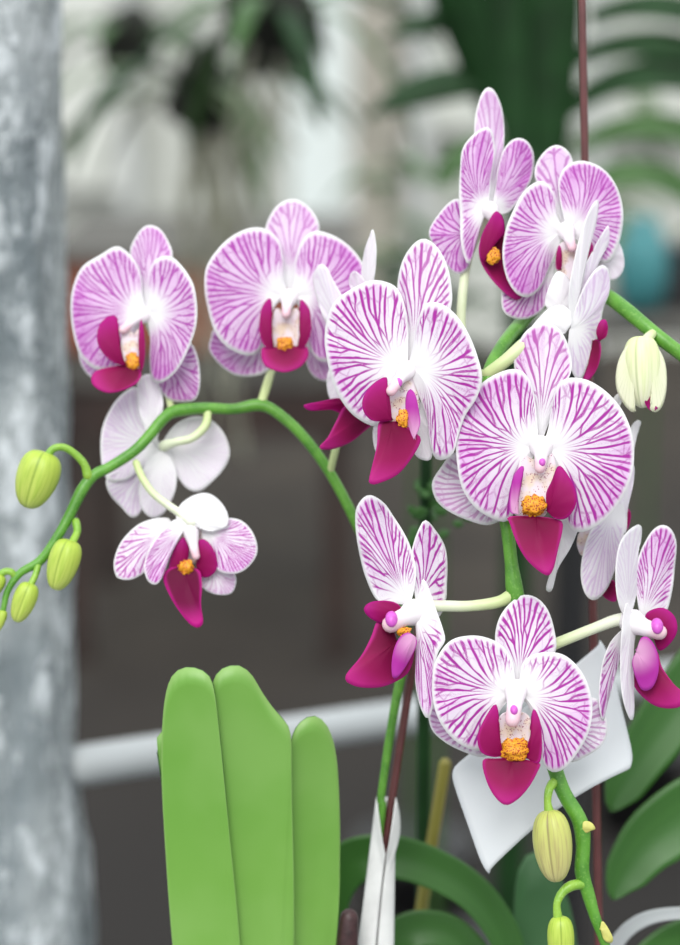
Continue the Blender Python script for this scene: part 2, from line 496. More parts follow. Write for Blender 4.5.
def blob(name, c, rad, mat, parent=None, axis=None, lump=0.0, seg=20, rings=14, sc=400, profile=None, grooves=0, gd=0.0, phase=0.0, matidx=None):
    """closed rounded body about centre c with radii (side, side, along) and optional lobes or lumps"""
    A = (Vector(axis).normalized() if axis is not None else Vector((0, 0, 1)))
    ref = FWD if abs(A.dot(FWD)) < 0.9 else RT
    X = (ref - A*ref.dot(A)).normalized(); Y = A.cross(X)
    verts = []; uv = []
    for i in range(rings+1):
        v = i/rings
        a = PI*v
        rr = math.sin(a); zz = -math.cos(a)
        if profile: rr = profile(v)
        rr = max(rr, 0.004)
        for k in range(seg):
            th = 2*PI*k/seg
            g = 1.0
            if grooves: g -= gd*(abs(math.cos((th+phase)*grooves/2))**14)*math.sin(a)
            p = X*(math.cos(th)*rr*rad[0]*g)+Y*(math.sin(th)*rr*rad[1]*g)+A*(zz*rad[2])
            if lump: p = p*(1+lump*noise.noise((Vector(c)+p)*sc))
            verts.append(Vector(c)+p); uv.append((k/seg+phase/(2*PI), v))
    faces = []
    for i in range(rings):
        for k in range(seg):
            faces.append((i*seg+k, i*seg+(k+1) % seg, (i+1)*seg+(k+1) % seg, (i+1)*seg+k))
    faces.append(tuple(reversed(range(seg)))); faces.append(tuple(rings*seg+k for k in range(seg)))
    # orientation: Y = A x X gives outward faces
    return place(name, verts, faces, [M[mat]], parent, origin=Vector(c), uvs={'vein': uv, 'dist': uv, 'tune': uv})

def box(name, lo, hi, mat, parent=None, bev=0.0):
    lo = Vector(lo); hi = Vector(hi); c = (lo+hi)/2
    bm = bmesh.new(); bmesh.ops.create_cube(bm, size=1)
    for v in bm.verts: v.co = Vector((v.co.x*(hi.x-lo.x), v.co.y*(hi.y-lo.y), v.co.z*(hi.z-lo.z)))
    if bev: bmesh.ops.bevel(bm, geom=bm.edges[:], offset=bev, segments=2, affect='EDGES')
    me = bpy.data.meshes.new(name); bm.to_mesh(me); bm.free()
    o = link(name, me, parent, [M[mat]])
    o.location = c - (wloc(parent) if parent is not None else Vector())
    return o

def lathe(name, c, prof, mat, parent=None, seg=32):
    """prof: (radius, height) pairs about the vertical through c"""
    verts = []; faces = []; uv = []
    for i, (r, h) in enumerate(prof):
        for k in range(seg):
            a = 2*PI*k/seg
            verts.append(Vector(c)+Vector((max(r, 1e-4)*math.cos(a), max(r, 1e-4)*math.sin(a), h))); uv.append((k/seg, i/len(prof)))
    for i in range(len(prof)-1):
        for k in range(seg):
            faces.append((i*seg+k, i*seg+(k+1) % seg, (i+1)*seg+(k+1) % seg, (i+1)*seg+k))
    return place(name, verts, faces, [M[mat]], parent, origin=Vector(c), uvs={'vein': uv})

def ribbon(name, pts, mat, parent=None, n=70, m=10, fold=0.25, th=0.0016, under='leaf_under', taper=True):
    """strap leaf swept along its midrib; pts: (px, py, depth mm, half width px)"""
    P = catmull([Vector((a, b, c)) for a, b, c, w in pts], n)
    cl = [0]
    for a, b in zip(pts, pts[1:]): cl.append(cl[-1]+(Vector(a[:3])-Vector(b[:3])).length)
    vs = []; uvV = []; uvD = []; uvT = []
    for i, q in enumerate(P):
        s_ = cl[-1]*i/(n-1); k = 0
        while k < len(cl)-2 and cl[k+1] < s_: k += 1
        f = (s_-cl[k])/max(1e-9, cl[k+1]-cl[k]); w = pts[k][3]*(1-f)+pts[k+1][3]*f
        e = max(0.0, 1-s_/cl[-1])
        if taper: w *= min(1.0, (e*cl[-1]/max(w*1.3, 1)))**0.5 if e*cl[-1] < w*1.3 else 1.0
        T = (P[min(i+1, n-1)]-P[max(i-1, 0)]); T = Vector((T.x, T.y, 0)).normalized(); Nn = Vector((-T.y, T.x, 0))
        for j in range(m+1):
            v = 2*j/m-1
            p = q+Nn*(w*v)
            w = max(w, 0.4); vs.append(K(p.x, p.y, (q.z - fold*abs(w)*0.45*abs(v)**1.4)/1000.0))
            uvV.append((v*4, e)); uvD.append((1-e, (1-abs(v))*0.3)); uvT.append((v*0.5, 0.3))
    W = m+1; N0 = len(vs); vs += [v+FWD*th for v in vs]; fs = []; mi = []
    t0 = (P[1]-P[0])
    for i in range(n-1):
        for j in range(m):
            a, b, c, d = i*W+j, (i+1)*W+j, (i+1)*W+j+1, i*W+j+1
            fs.append((a, b, c, d)); mi.append(0); fs.append((a+N0, d+N0, c+N0, b+N0)); mi.append(1)
        for j in (0, m):
            a, b = i*W+j, (i+1)*W+j
            fs.append((a, a+N0, b+N0, b) if j == 0 else (a, b, b+N0, a+N0)); mi.append(0)
    for j in range(m):
        for i in (0, n-1):
            a, b = i*W+j, i*W+j+1
            fs.append((a, b, b+N0, a+N0) if i == 0 else (a, a+N0, b+N0, b)); mi.append(0)
    # outward facing front
    if (vs[W]-vs[0]).cross(vs[W+1]-vs[W]).dot(FWD) > 0: fs = [tuple(reversed(f)) for f in fs]
    return place(name, vs, fs, [M[mat], M[under]], parent, uvs={'vein': uvV*2, 'dist': uvD*2, 'tune': uvT*2}, midx=mi)

BENCH = 0.80
def potted(name, x, y, label, cat='orchid', rad=0.065, h=0.12):
    root = empty(name, (x, y, BENCH), label, cat)
    c = Vector((x, y, BENCH))
    lathe('pot', c, [(0.001, 0.0), (rad*0.72, 0.0), (rad*0.98, h-0.02), (rad*1.06, h-0.02), (rad*1.07, h), (rad*0.98, h), (rad*0.9, h-0.03), (rad*0.7, 0.006), (0.001, 0.006)], 'pot', root)
    blob('bark', c+Vector((0, 0, h-0.035)), (rad*0.86, rad*0.86, 0.014), 'bark', root, lump=0.25, sc=60)
    return root

# ------------------------------------------------------------------ flowers
def flower(plant, base, d, gx, gy, blades, ped, column=None, callus=None, far=False, label=None, cap=None, rec=3.0):
    """base: centre in the photograph, d: mm behind the front flowers, gx/gy: which way it faces.
    The flower object itself is its stalk with the small green receptacle; everything else hangs on it."""
    org = K(base[0], base[1], d/1000.0)
    fo = tube('flower', PT([(a, b, c, r) for a, b, c, r in ped]), 'pedicel', plant, seg=12, origin=org)
    if label: fo['label'] = label
    for kind, b, pts, off, dgx, dgy, cup, opt in blades:
        opt = dict(opt)
        style = {'P': ('petal', 'petal', 48, 70, 20), 'S': ('sepal', 'petal', 30, 56, 18), 'L': ('lip', 'lip', 10, 48, 16),
                 'E': ('lip_lobe', 'lobe', 10, 40, 14), 'D': ('lip', 'lip_dark', 10, 48, 16), 'V': ('lip_lobe', 'lobe_pale', 10, 40, 14), 'T': ('throat', 'throat', 10, 36, 12)}[kind]
        nm, mt, N, ns, nt = style
        if mt == 'petal':
            mats = ('petal_far' if far else 'petal', 'petal_back')
        else: mats = (mt, mt)
        # distance of this piece's root: the flower plane carried from the centre to the root
        dx = (b[0]-base[0])*0.45; dy = -(b[1]-base[1])*0.45
        if kind in 'PS': rootd = d + off + gx*dx*0.6 + gy*dy*0.6
        else: rootd = d + off
        N = opt.pop('N', N)
        ax_, ay_ = (gx, gy) if kind in 'PS' else (0.0, 0.0)
        opt.setdefault('wave', 0.5 if kind in 'PS' else 0.12)
        opt.setdefault('th', 0.36 if kind in 'PS' else 0.8)
        if kind == 'P':
            g = Vector((sum(q[0] for q in pts)/len(pts)-b[0], sum(q[1] for q in pts)/len(pts)-b[1])).normalized()
            b = (b[0]-g.x*4, b[1]-g.y*4)
        if kind == 'S': opt.setdefault('fan', 0.55)
        if kind == 'P': opt.setdefault('fan', 0.46)
        if kind in 'PS' and abs(gx) > 0.45: opt.setdefault('dbk', 1.45)
        blade(nm, b, pts, rootd, ax_+dgx, ay_+dgy, cup, N=N, ns=ns, nt=nt, mats=mats, parent=fo, **opt)
    if column:
        column = [(column[0][0], column[0][1], column[0][2], column[0][3]*1.7)]+list(column[1:])
        co = tube('column', PT([(a, b, d+c, r*0.78) for a, b, c, r in column]), 'column', fo, seg=16, n=14)
        if cap:
            a, b, c, r = cap
            blob('anther_cap', K(a, b, (d+c+1.0)/1000.0), (r/1000.0*0.8, r/1000.0*0.8, r/1000.0*1.1), 'cap', fo, axis=-UP*0.7-FWD*0.5, seg=14, rings=10)
    if callus:
        a, b, c, rx, ry = callus
        blob('callus', K(a, b, (d+c)/1000.0), (rx*0.6/1000.0, rx/1000.0, ry/1000.0), 'callus', fo, axis=UP, lump=0.45, sc=700, seg=26, rings=18)
    return fo

def bud(plant, top, bot, rad, d, mat, ped, label=None, grooves=3, fat=0.42, phase=0.5, squash=1.0):
    """top/bot: ends in the photograph; the flower bud with its bent stalk"""
    a = K(top[0], top[1], d/1000.0); b = K(bot[0], bot[1], d/1000.0)
    c = (a+b)/2; ax = (b-a)
    prof = lambda v: math.sin(PI*v**(0.5/ (1-fat))**0 ) if False else (math.sin(PI*(v**(math.log(0.5)/math.log(fat)))))**0.84
    o = blob('bud', c, (rad/1000.0*squash, rad/1000.0, ax.length/2), mat, plant, axis=ax, seg=36, rings=22, profile=prof, grooves=grooves, gd=0.16, phase=phase)
    if label: o['label'] = label
    if ped: tube('bud_stalk', PT(ped), 'stem_pale' if mat != 'bud_cream' else 'pedicel', o, seg=12)
    return o

# ================================================================ left plant: arching spike
pb = K(318, 900, 0.075)
LX, LY = pb.x, pb.y
left = potted('orchid_plant', LX, LY, 'orchid with broad bright green leaves, its thin spike arching left to lime buds', 'orchid', rad=0.072)
DL = 72
spike = [(1, 622, 44, 1.1), (4, 606, 44, 1.4), (8, 590, 45, 1.6), (20, 573, 46, 1.9), (40, 561, 47, 2.3), (56, 539, 48, 2.3), (69, 516, 50, 2.5), (82, 490, 52, 2.8),
         (94, 475, 54, 2.7), (108, 468, 56, 2.6), (133, 452, 60, 2.7), (148, 437, 63, 2.7), (164, 418, 67, 2.8), (176, 411, 70, 3.1), (204, 408, 73, 2.7), (233, 409, 76, 2.6),
         (259, 405, 78, 3.0), (276, 412, 78, 2.7), (300, 433, 78, 2.6), (325, 465, 78, 2.5), (345, 500, 78, 2.5), (362, 535, 78, 2.5), (385, 580, 76, 2.5), (401, 620, 74, 2.6), (405, 655, 74, 2.4), (398, 690, 73, 2.2), (390, 735, 73, 2.1), (381, 798, 74, 1.9), (377, 850, 78, 2.2)]
tube('flower_spike', PT(spike)+[(Vector((LX, LY, BENCH+0.085)), 0.0035)], 'stem', left, seg=14, n=220)

# leftmost bloom
flower(left, (146, 311), DL, -0.40, 0.0, [
    ('S', (145, 312), [(138, 292), (133, 268), (130, 250), (136, 236), (142.5, 228), (150, 225), (160, 229), (167.5, 240), (172.5, 256), (166, 280), (154, 302)], 3, 0, 0.15, 1.0, dict(vs=0.8)),
    ('S', (150, 345), [(170, 335), (190, 342), (198, 358), (200, 382), (196, 399), (185, 402), (172, 401), (162, 393), (154, 375)], 6, 0.1, -0.1, 1, dict(vs=1.15)),
    ('S', (140, 335), [(110, 335), (82, 345), (79, 357), (84, 370), (93, 378), (112, 380), (128, 365)], 6, 0, 0, 1, dict(vs=0.6)),
    ('P', (144, 312), [(143, 296), (141, 276), (136, 262), (125, 250), (115, 246.5), (100, 255), (82, 267), (73, 287), (70.5, 310), (73.5, 335), (80, 355), (92, 367.5), (105, 370.5), (118, 367), (130, 350), (138, 330)], 0, 0.28, 0, 1.2, {}),
    ('P', (149, 312), [(149, 296), (149, 277), (152, 264), (160, 257), (172, 257), (185, 270), (194, 287), (197, 310), (195, 330), (187, 352), (177, 370), (165, 381), (156, 383), (151, 377), (149.5, 360), (150, 336)], 0, -0.30, 0, 1.2, {}),
    ('L', (132, 366), [(141, 371), (138, 382), (122, 390.5), (107, 392.5), (95, 387), (91, 379), (96, 371), (110, 367), (122, 365)], -10, 0.1, 0.5, 1, {}),
    ('T', (134, 335), [(125, 325), (121, 340), (121, 355), (126, 368), (136, 371), (142, 366), (143, 345), (140, 328)], -7, 0.2, 0.1, 1, {}),
    ('E', (125, 366), [(113, 362), (102, 352), (97, 340), (99, 326), (107, 317), (117, 317), (118.5, 334), (122, 352)], -12, 0.3, 0.2, 1.5, {}),
    ('E', (141, 371), [(139, 358), (138.5, 335), (141, 319), (144, 332), (145, 352), (143.5, 366)], -13, 0, 0.2, 0.5, {}),
  ], [(172, 412, 71, 1.6), (168, 395, DL+10, 1.7), (158, 350, DL+12, 1.8), (147, 315, DL+3, 2.6)],
  column=[(143, 315, -1, 3.0), (132, 322, -7, 2.8), (123, 330, -10, 2.6)], callus=(133, 362, -10, 3.6, 4.0), far=True)

# second bloom, nearly facing the camera
flower(left, (289, 295), DL+4, 0.05, 0.0, [
    ('S', (290, 295), [(277, 268), (266, 240), (265.5, 227), (272, 212), (282, 202), (294, 199), (305, 204), (315, 215), (319.5, 230), (312, 255), (300, 275)], 4, 0, 0.12, 1.2, dict(vs=0.7)),
    ('S', (275, 335), [(245, 325), (216, 328), (210.5, 338), (209, 350), (220, 365), (235, 375), (250, 376.5), (265, 372.5), (277, 360)], 7, -0.1, 0, 1.2, dict(vs=0.8)),
    ('S', (303, 335), [(305, 355), (309, 370), (316, 378), (326, 381), (332, 374), (334, 358), (326, 342)], 7, 0.1, 0, 1, dict(vs=0.8)),
    ('P', (284, 296), [(284, 278), (283, 257), (279, 240), (266, 229), (250, 228), (232, 236), (217, 250), (206, 268), (204.5, 290), (208.5, 312), (215, 332), (227, 347), (246, 355.5), (258, 352), (265, 335), (271, 315), (278, 303)], 0, 0.2, 0, 1.4, {}),
    ('P', (296, 296), [(294, 280), (296, 258), (302, 241), (311, 232), (322, 231.5), (340, 239), (355, 252), (366, 270), (371, 292), (367, 318), (355, 342), (340, 355), (325, 362), (315, 357), (307, 340), (303, 316)], 0, -0.2, 0, 1.4, {}),
    ('L', (285, 347), [(271, 347), (262, 348), (262, 360), (267, 367), (277, 371), (287, 372), (300, 367), (308, 357), (307, 347), (297, 346)], -11, 0, 0.6, 1.5, {}),
    ('T', (286, 316), [(276, 308), (272, 325), (273, 342), (280, 353), (292, 353), (299, 342), (301, 325), (297, 308)], -5, 0, 0.1, -1.5, {}),
    ('E', (273, 352), [(264, 345), (259.5, 333), (259.5, 320), (262, 307), (269, 298), (272, 303), (270.5, 318), (272, 338)], -12, 0.25, 0.1, 1, {}),
    ('E', (298, 352), [(306, 345), (311, 332), (311, 320), (309, 308), (301, 299), (300, 306), (302.5, 320), (300, 338)], -12, -0.25, 0.1, 1, {}),
    ('L', (281, 370), [(280, 362), (281, 355), (284, 360), (285, 369)], -13.5, 0, 0.3, 0.3, {}),
  ], [(261, 404, 78, 2.2), (266, 388, DL+9, 2.2), (272, 368, DL+14, 2.0), (282, 335, DL+14, 2.0), (289, 300, DL+7, 2.8)],
  column=[(289, 298, -2, 3.4), (287, 306, -7, 3.2), (286, 314, -9, 2.8)], callus=(285, 345, -11, 4.0, 4.2), far=True)

# bloom turned away to the left, tucked behind the large one
flower(left, (356, 345), 44, -1.1, 0.0, [
    ('S', (364, 305), [(361, 278), (364, 252), (369.5, 236), (372.5, 229), (375.5, 240), (376, 262), (372, 290)], 2, 0, 0, 0.4, dict(vs=0.1)),
    ('S', (362, 305), [(354, 295), (349, 283), (351, 273), (357, 272), (366, 283), (369, 298)], 0, 0, 0, 0.4, dict(vs=0.3)),
    ('P', (345, 345), [(330, 330), (321, 312), (315, 292), (313, 276), (319, 264.5), (326.5, 267), (333, 280), (341, 294), (352, 318)], -2, 0.2, 0, 0.6, dict(vs=0.5, back=True, N=27)),
    ('S', (348, 362), [(334, 362), (327, 376), (328, 394), (334, 404), (339, 402), (343, 392), (349, 378)], 2, 0.3, 0, 0.6, dict(vs=0.2)),
    ('E', (352, 402), [(338, 398), (322, 401), (305, 404.5), (305, 408), (312, 411), (331, 410), (345, 414)], -2, 0.5, 0, 0.6, {}),
    ('L', (376, 408), [(360, 402), (345, 406), (336, 422), (328, 437), (320, 446), (322, 449.5), (334, 449), (351, 442), (366, 430), (378, 420)], -1, 0.7, 0, 1.2, {}),
  ], [(330, 472, 78, 1.8), (338, 440, 66, 1.8), (352, 390, 56, 2.0), (362, 345, 48, 2.6)], column=[(360, 348, 0, 3.2), (350, 362, 2, 3)])

# bloom seen from behind
flower(left, (162, 447), DL+4, 0.1, 0.0, [
    ('S', (156, 446), [(145, 430), (138, 405), (137, 386), (141, 377), (150, 374), (158, 382), (163, 400), (162, 418)], -3, 0, 0.1, 0.8, dict(vs=0.5, back=True)),
    ('P', (158, 447), [(155, 432), (148, 408), (137, 388), (126, 391), (114, 403), (104, 422), (100.5, 440), (101, 458), (104, 474), (112, 482), (130, 478), (148, 462)], 0, -0.1, 0, -1, dict(vs=0.9, back=True)),
    ('S', (158, 452), [(135, 466), (110, 474), (106, 484), (111, 496), (122, 508), (131, 517), (139, 514), (146, 497), (152, 472)], 2, 0, 0, -1, dict(vs=1.4, back=True)),
    ('S', (161, 449), [(150, 458), (142, 472), (139, 492), (142, 509), (152, 518), (163, 514), (171, 502), (176, 488), (176.5, 473), (171, 458)], -3, 0, 0, 0.8, dict(vs=0.35, back=True)),
    ('P', (165, 446), [(168, 433), (179, 422), (196, 416), (213, 421), (225, 435), (230, 453), (225, 467), (213, 481), (200, 491), (188, 489), (178, 477), (171, 461)], 0, 0.1, 0, -1, dict(vs=0.35, back=True)),
  ], [(208, 412, 73, 2.0), (205, 426, 70, 2.1), (192, 438, 68, 2.0), (176, 442, 68, 2.0), (164, 446, DL+1, 2.8)], label='bloom seen from behind with plain white petal backs')

# small nodding bloom
flower(left, (192, 535), 52, 0.0, 0.5, [
    ('S', (172, 524), [(168, 518), (152, 519), (136, 526), (121, 542), (114, 560), (115, 574), (120, 579), (133, 579), (147, 570), (160, 552), (172, 535)], 3, 0.1, -0.2, 1, dict(vs=0.9)),
    ('S', (208, 562), [(200, 570), (201, 586), (214, 594), (230, 594), (236, 584), (234, 572), (222, 562)], 5, 0, -0.4, 1, dict(vs=0.5)),
    ('P', (205, 530), [(213, 522), (228, 518), (242, 521), (253, 533), (257.5, 550), (251, 564), (238, 573), (221, 572), (210, 560), (203, 545)], 1, -0.1, -0.2, 1, dict(vs=1.3)),
    ('T', (190, 525), [(176, 532), (172, 545), (180, 560), (200, 562), (208, 548), (207, 530)], 2, 0, 0, -2, {}),
    ('E', (184, 574), [(176, 580), (169, 577), (170, 560), (176, 545), (184, 537), (189, 545), (188, 560)], -3, 0.2, 0, 1, {}),
    ('E', (196, 566), [(197, 553), (198, 541), (206, 540), (215, 552), (217, 568), (209, 577), (200, 576)], -3, -0.2, 0, 1, {}),
    ('P', (190, 522), [(176, 519), (162, 530), (150, 547), (144, 566), (148, 581), (157, 584), (165, 571), (168, 553), (174, 538), (186, 529)], -3, 0.2, -0.3, 1, dict(vs=1.1)),
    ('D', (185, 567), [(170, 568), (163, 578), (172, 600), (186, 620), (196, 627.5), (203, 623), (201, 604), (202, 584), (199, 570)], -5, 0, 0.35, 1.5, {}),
    ('S', (200, 529), [(184, 520), (176, 518), (180, 505), (193, 495.5), (207, 493), (219, 500), (227.5, 513), (227, 526), (213, 531)], -5, 0, 0.1, 2, dict(vs=0.0, back=True)),
  ], [(136, 463, 60, 1.8), (143, 479, 56, 1.8), (155, 495, 54, 1.8), (178, 512, 52, 2.0), (192, 522, 50, 2.6)],
  column=[(191, 532, -2, 2.8), (194, 548, -5, 2.8), (196, 556, -6, 2.4)], callus=(186, 567, -6, 3.6, 3.4), label='small nodding bloom with a white hooded top sepal')

bud(left, (46, 452), (27, 508), 10.2, 48, 'bud_lime', [(88, 476, 52, 2.3), (84, 464, 51, 1.9), (75, 454, 50, 1.8), (64, 447.5, 49, 1.8), (53, 449, 48, 1.8), (46, 459, 48, 2.2)], 'largest lime bud on an arched stalk', phase=0.95)
bud(left, (71, 540), (55, 590), 7.6, 43, 'bud_lime', [(76, 522, 50, 2.0), (77, 532, 47, 1.8), (71, 545, 43, 1.9)], phase=0.75)
bud(left, (31, 583), (16, 622), 5.6, 43, 'bud_lime', [(38, 566, 46, 1.6), (35, 576, 44, 1.5), (30, 586, 43, 1.6)], phase=1.0)
bud(left, (1, 574), (-14, 600), 4.5, 45, 'bud_lime', [(16, 578, 46, 1.5), (11, 572, 45, 1.7), (4, 572, 45, 1.7), (-2, 577, 45, 1.7)], phase=0.4)
bud(left, (4, 610), (-4, 632), 2.6, 44, 'bud_lime', None, phase=0.4)

# leaves at the foot of the left spike
ribbon('leaf', [(325, 1290, 150, 12), (318, 1100, 140, 18), (322, 930, 128, 22), (345, 868, 122, 23), (390, 857, 120, 22), (440, 872, 122, 20), (480, 900, 124, 18), (508, 945, 128, 16), (520, 1010, 134, 12)], 'leaf_dark', left, n=120)
ribbon('leaf', [(330, 1290, 152, 10), (350, 1080, 145, 18), (390, 950, 138, 20), (440, 930, 138, 18), (480, 962, 142, 15), (500, 1010, 150, 10)], 'leaf_dark', left, n=100)
for base, pts, gx, cup, dz in [
  ((262, 1400), [(215, 1250), (192, 1100), (178, 985), (172, 940), (166, 860), (161.5, 775), (163, 715), (169, 682), (180, 669), (195, 668), (208, 675), (214, 690), (219, 730), (229, 830), (240, 945), (258, 1200)], -0.10, 3, 0.088),
  ((266, 1400), [(253, 1200), (243, 1020), (237, 945), (229, 850), (220, 760), (213, 705), (213, 682), (222, 669), (238, 665.5), (251, 674), (262, 692), (273, 708), (285, 722), (291, 738), (292, 800), (294, 945), (288, 1200)], 0.0, 4, 0.095),
  ((272, 1400), [(282, 1200), (288, 945), (289, 850), (288, 775), (291, 742), (299, 724), (313, 716), (326, 724), (335, 748), (339, 790), (340, 860), (336, 945), (312, 1200)], 0.15, 3, 0.103),
  ((262, 1400), [(225, 1250), (188, 1050), (174, 900), (164, 790), (157, 745), (159, 735), (168, 745), (188, 880), (220, 1080), (250, 1250)], 0.0, 2, 0.101)]:
    blade('leaf', base, pts, 0, gx, -0.22, cup, 0.3, 1, N=8, ns=170, nt=60, mats=('leaf', 'leaf_under'), parent=left, dz=dz, th=1.8, fan=0.25, keel=-3.0)

# ================================================================ right plant: spike arching in from the right
pr = K(775, 1150, 0.06)
RX, RY = pr.x, pr.y
right = potted('orchid_plant', RX, RY, 'orchid whose thick green spike arches in from the right, bearing large front blooms', 'orchid')
rs = [(Vector((RX, RY, BENCH+0.085)), 0.0045)] + PT([(782, 900, 40, 3.8), (778, 640, 35, 3.6), (760, 470, 30, 3.4), (722, 390, 26, 3.2), (690, 361, 24, 3.1), (655, 334, 26, 3.3), (625, 309, 36, 3.5), (603, 294, 48, 3.5), (575, 287, 54, 3.0),
     (546, 300, 62, 3.0), (520, 324, 50, 3.2), (500, 350, 28, 3.2), (489, 375, 14, 3.3), (486, 410, 12, 3.0), (492, 450, 10, 2.9), (500, 490, 9, 2.9), (507, 527, 8, 3.0), (511, 560, 8, 3.0), (515, 592, 8, 4.0), (523, 630, 9, 3.3),
     (534, 680, 10, 3.2), (546, 735, 9, 3.4), (556, 772, 7, 3.5), (565, 795, 6, 3.4), (577, 815, 5, 3.5), (582, 829, 5, 3.7), (583, 848, 5, 3.3), (582, 872, 5, 3.4), (588, 893, 5, 3.0), (595, 917, 5, 2.5), (603, 938, 5, 2.2), (611, 965, 6, 1.9), (617, 1000, 8, 1.4)])
tube('flower_spike', rs, 'stem', right, seg=16, n=300)
blade('bract', (582, 829), [(583, 822), (588, 821), (593, 824), (595.5, 829), (592, 830.5), (586, 833)], 1.5, 0, 0, 0.6, th=0.8, wave=0, N=6, ns=24, nt=8, mats=('bract', 'bract'), parent=right)
blade('bract', (600, 928), [(602, 921), (607, 926), (613, 938), (611, 943), (604, 940)], 1.5, 0, 0, 0.6, th=0.8, wave=0, N=6, ns=24, nt=8, mats=('bract', 'bract'), parent=right)

# large bloom left of centre
flower(right, (408, 366), 12, -0.42, 0.0, [
    ('S', (409, 366), [(404, 340), (398, 312), (397, 289), (400, 268), (407, 252), (417, 241), (426.5, 239), (438, 248), (447, 265), (451.5, 286), (451, 308), (440, 332), (422, 352)], 4, 0.1, 0.12, 1.2, dict(vs=0.9)),
    ('S', (398, 400), [(383, 408), (374, 425), (373, 440), (377, 453), (388, 454), (398, 432)], 7, 0, 0, 1, dict(vs=0.1)),
    ('S', (410, 398), [(421, 402), (428, 425), (432, 448), (430, 460), (417, 457), (409, 440), (405, 420)], 4, -0.1, 0, 1, dict(vs=0.05)),
    ('P', (404, 368), [(408, 352), (408, 325), (404, 302), (397, 288), (385, 281.5), (370.5, 280.5), (353, 288), (337, 299), (328, 315), (324.5, 339), (328, 365), (335, 389), (349, 411), (365, 423), (378, 426), (387, 412), (394, 388)], 0, 0.22, 0, 1.5, {}),
    ('P', (412, 368), [(412, 350), (416, 327), (422, 309), (429, 302), (443, 304.5), (456, 315), (467.6, 332), (476.5, 353.5), (482, 377), (477, 397), (465, 416), (458, 437), (453, 453.5), (443, 460), (434, 457), (429, 438), (426, 417), (419, 396)], -1, -0.22, 0, 1.5, {}),
    ('L', (392, 421), [(379, 422), (376.5, 447), (369, 479), (371, 484), (378, 483.5), (397, 475), (411, 459), (421, 440), (413, 431), (401, 422)], -11, 0.25, 0.45, 2.0, {}),
    ('T', (402, 392), [(394, 380), (388, 400), (391, 418), (402, 430), (413, 428), (419, 408), (417, 386), (408, 372)], -4, 0.2, 0.1, -1, {}),
    ('E', (392, 421), [(381, 421.5), (371, 420), (363.5, 411), (363, 398), (373, 384), (386, 377), (388, 388), (391, 407)], -13, 0.35, 0.15, 1.6, {}),
    ('V', (414, 440), [(409, 428), (405.5, 410), (406, 396), (410, 389), (415.5, 395), (419, 411), (420, 425)], -13, -0.2, 0.15, 0.8, dict(N=12)),
  ], [(488, 374, 16, 2.6), (465, 380, 20, 2.6), (435, 374, 20, 2.5), (412, 367, 15, 3.0)],
  column=[(407, 370, -2, 3.4), (399, 380, -8, 3.2), (391, 391, -12, 3.1)], callus=(402.5, 419, -11, 2.6, 4.4), cap=(398, 382, -10.5, 2.6))

# large front bloom
flower(right, (540, 446), 0, -0.12, 0.0, [
    ('S', (540, 446), [(533, 425), (522, 395), (514, 366), (516.5, 349), (525, 332), (541, 322.5), (557, 327), (567.5, 343), (572, 366), (566, 385), (555, 408), (547, 428)], 4, 0, 0.12, 1.2, dict(vs=0.85)),
    ('S', (520, 488), [(492, 462), (468, 452), (452, 454), (441, 467), (432, 483), (436, 500), (448, 511), (467, 520), (489, 525), (508, 514)], 8, -0.15, 0, 1, dict(vs=0.55)),
    ('S', (560, 508), [(572, 503), (583, 515), (577, 533), (570, 549), (558, 569), (552, 590), (548, 592), (546, 587), (552, 566), (555, 549), (552, 525)], 7, 0.1, -0.2, 1, dict(vs=0.05)),
    ('P', (535, 448), [(538, 432), (536, 410), (534, 392), (528, 377), (516.5, 369), (498, 373), (477, 387), (462, 408), (456, 436), (457, 463), (462, 488), (474, 506.5), (489, 517), (504, 522), (513, 515), (519, 494), (527, 468)], 0, 0.2, 0, 1.5, {}),
    ('P', (545, 448), [(548, 430), (551, 410), (554, 393), (561, 381), (573, 377.5), (590, 381), (609, 394), (624, 413), (633, 438), (633.5, 466), (627, 488), (615, 509), (599.5, 524), (583, 532), (571, 529), (565, 515), (563, 495), (554, 470)], 0, -0.2, 0, 1.5, {}),
    ('T', (536, 462), [(522, 455), (517, 476), (512, 497), (512, 511), (522, 518), (540, 519), (549, 508), (553, 490), (556, 466), (550, 452)], -4, 0.0, 0.1, -1, {}),
    ('L', (536, 516), [(509, 516.5), (510, 524), (516, 541), (524, 556), (535, 568), (547, 575.5), (553, 570), (558, 550), (563, 525), (556, 519)], -11, 0, 0.4, 2.2, {}),
    ('V', (517, 514), [(510, 512), (510, 495), (514, 476), (521, 466), (524, 470), (517, 492)], -11, 0, 0.1, 0.8, {}),
    ('E', (547, 512), [(556, 519), (567, 518), (575.5, 506), (576, 494), (571, 480), (562, 467), (557, 467), (552, 480), (546, 494)], -12, -0.3, 0.1, 1.8, {}),
  ], [(503, 505, 12, 2.4), (515, 485, 16, 2.4), (530, 462, 14, 2.4), (540, 448, 5, 3.0)],
  column=[(541, 447, -2, 4.0), (541, 457, -7, 3.8), (540, 468, -9, 3.2)], callus=(533.5, 506, -11, 5.4, 4.8), cap=(542, 462, -11, 2.0))

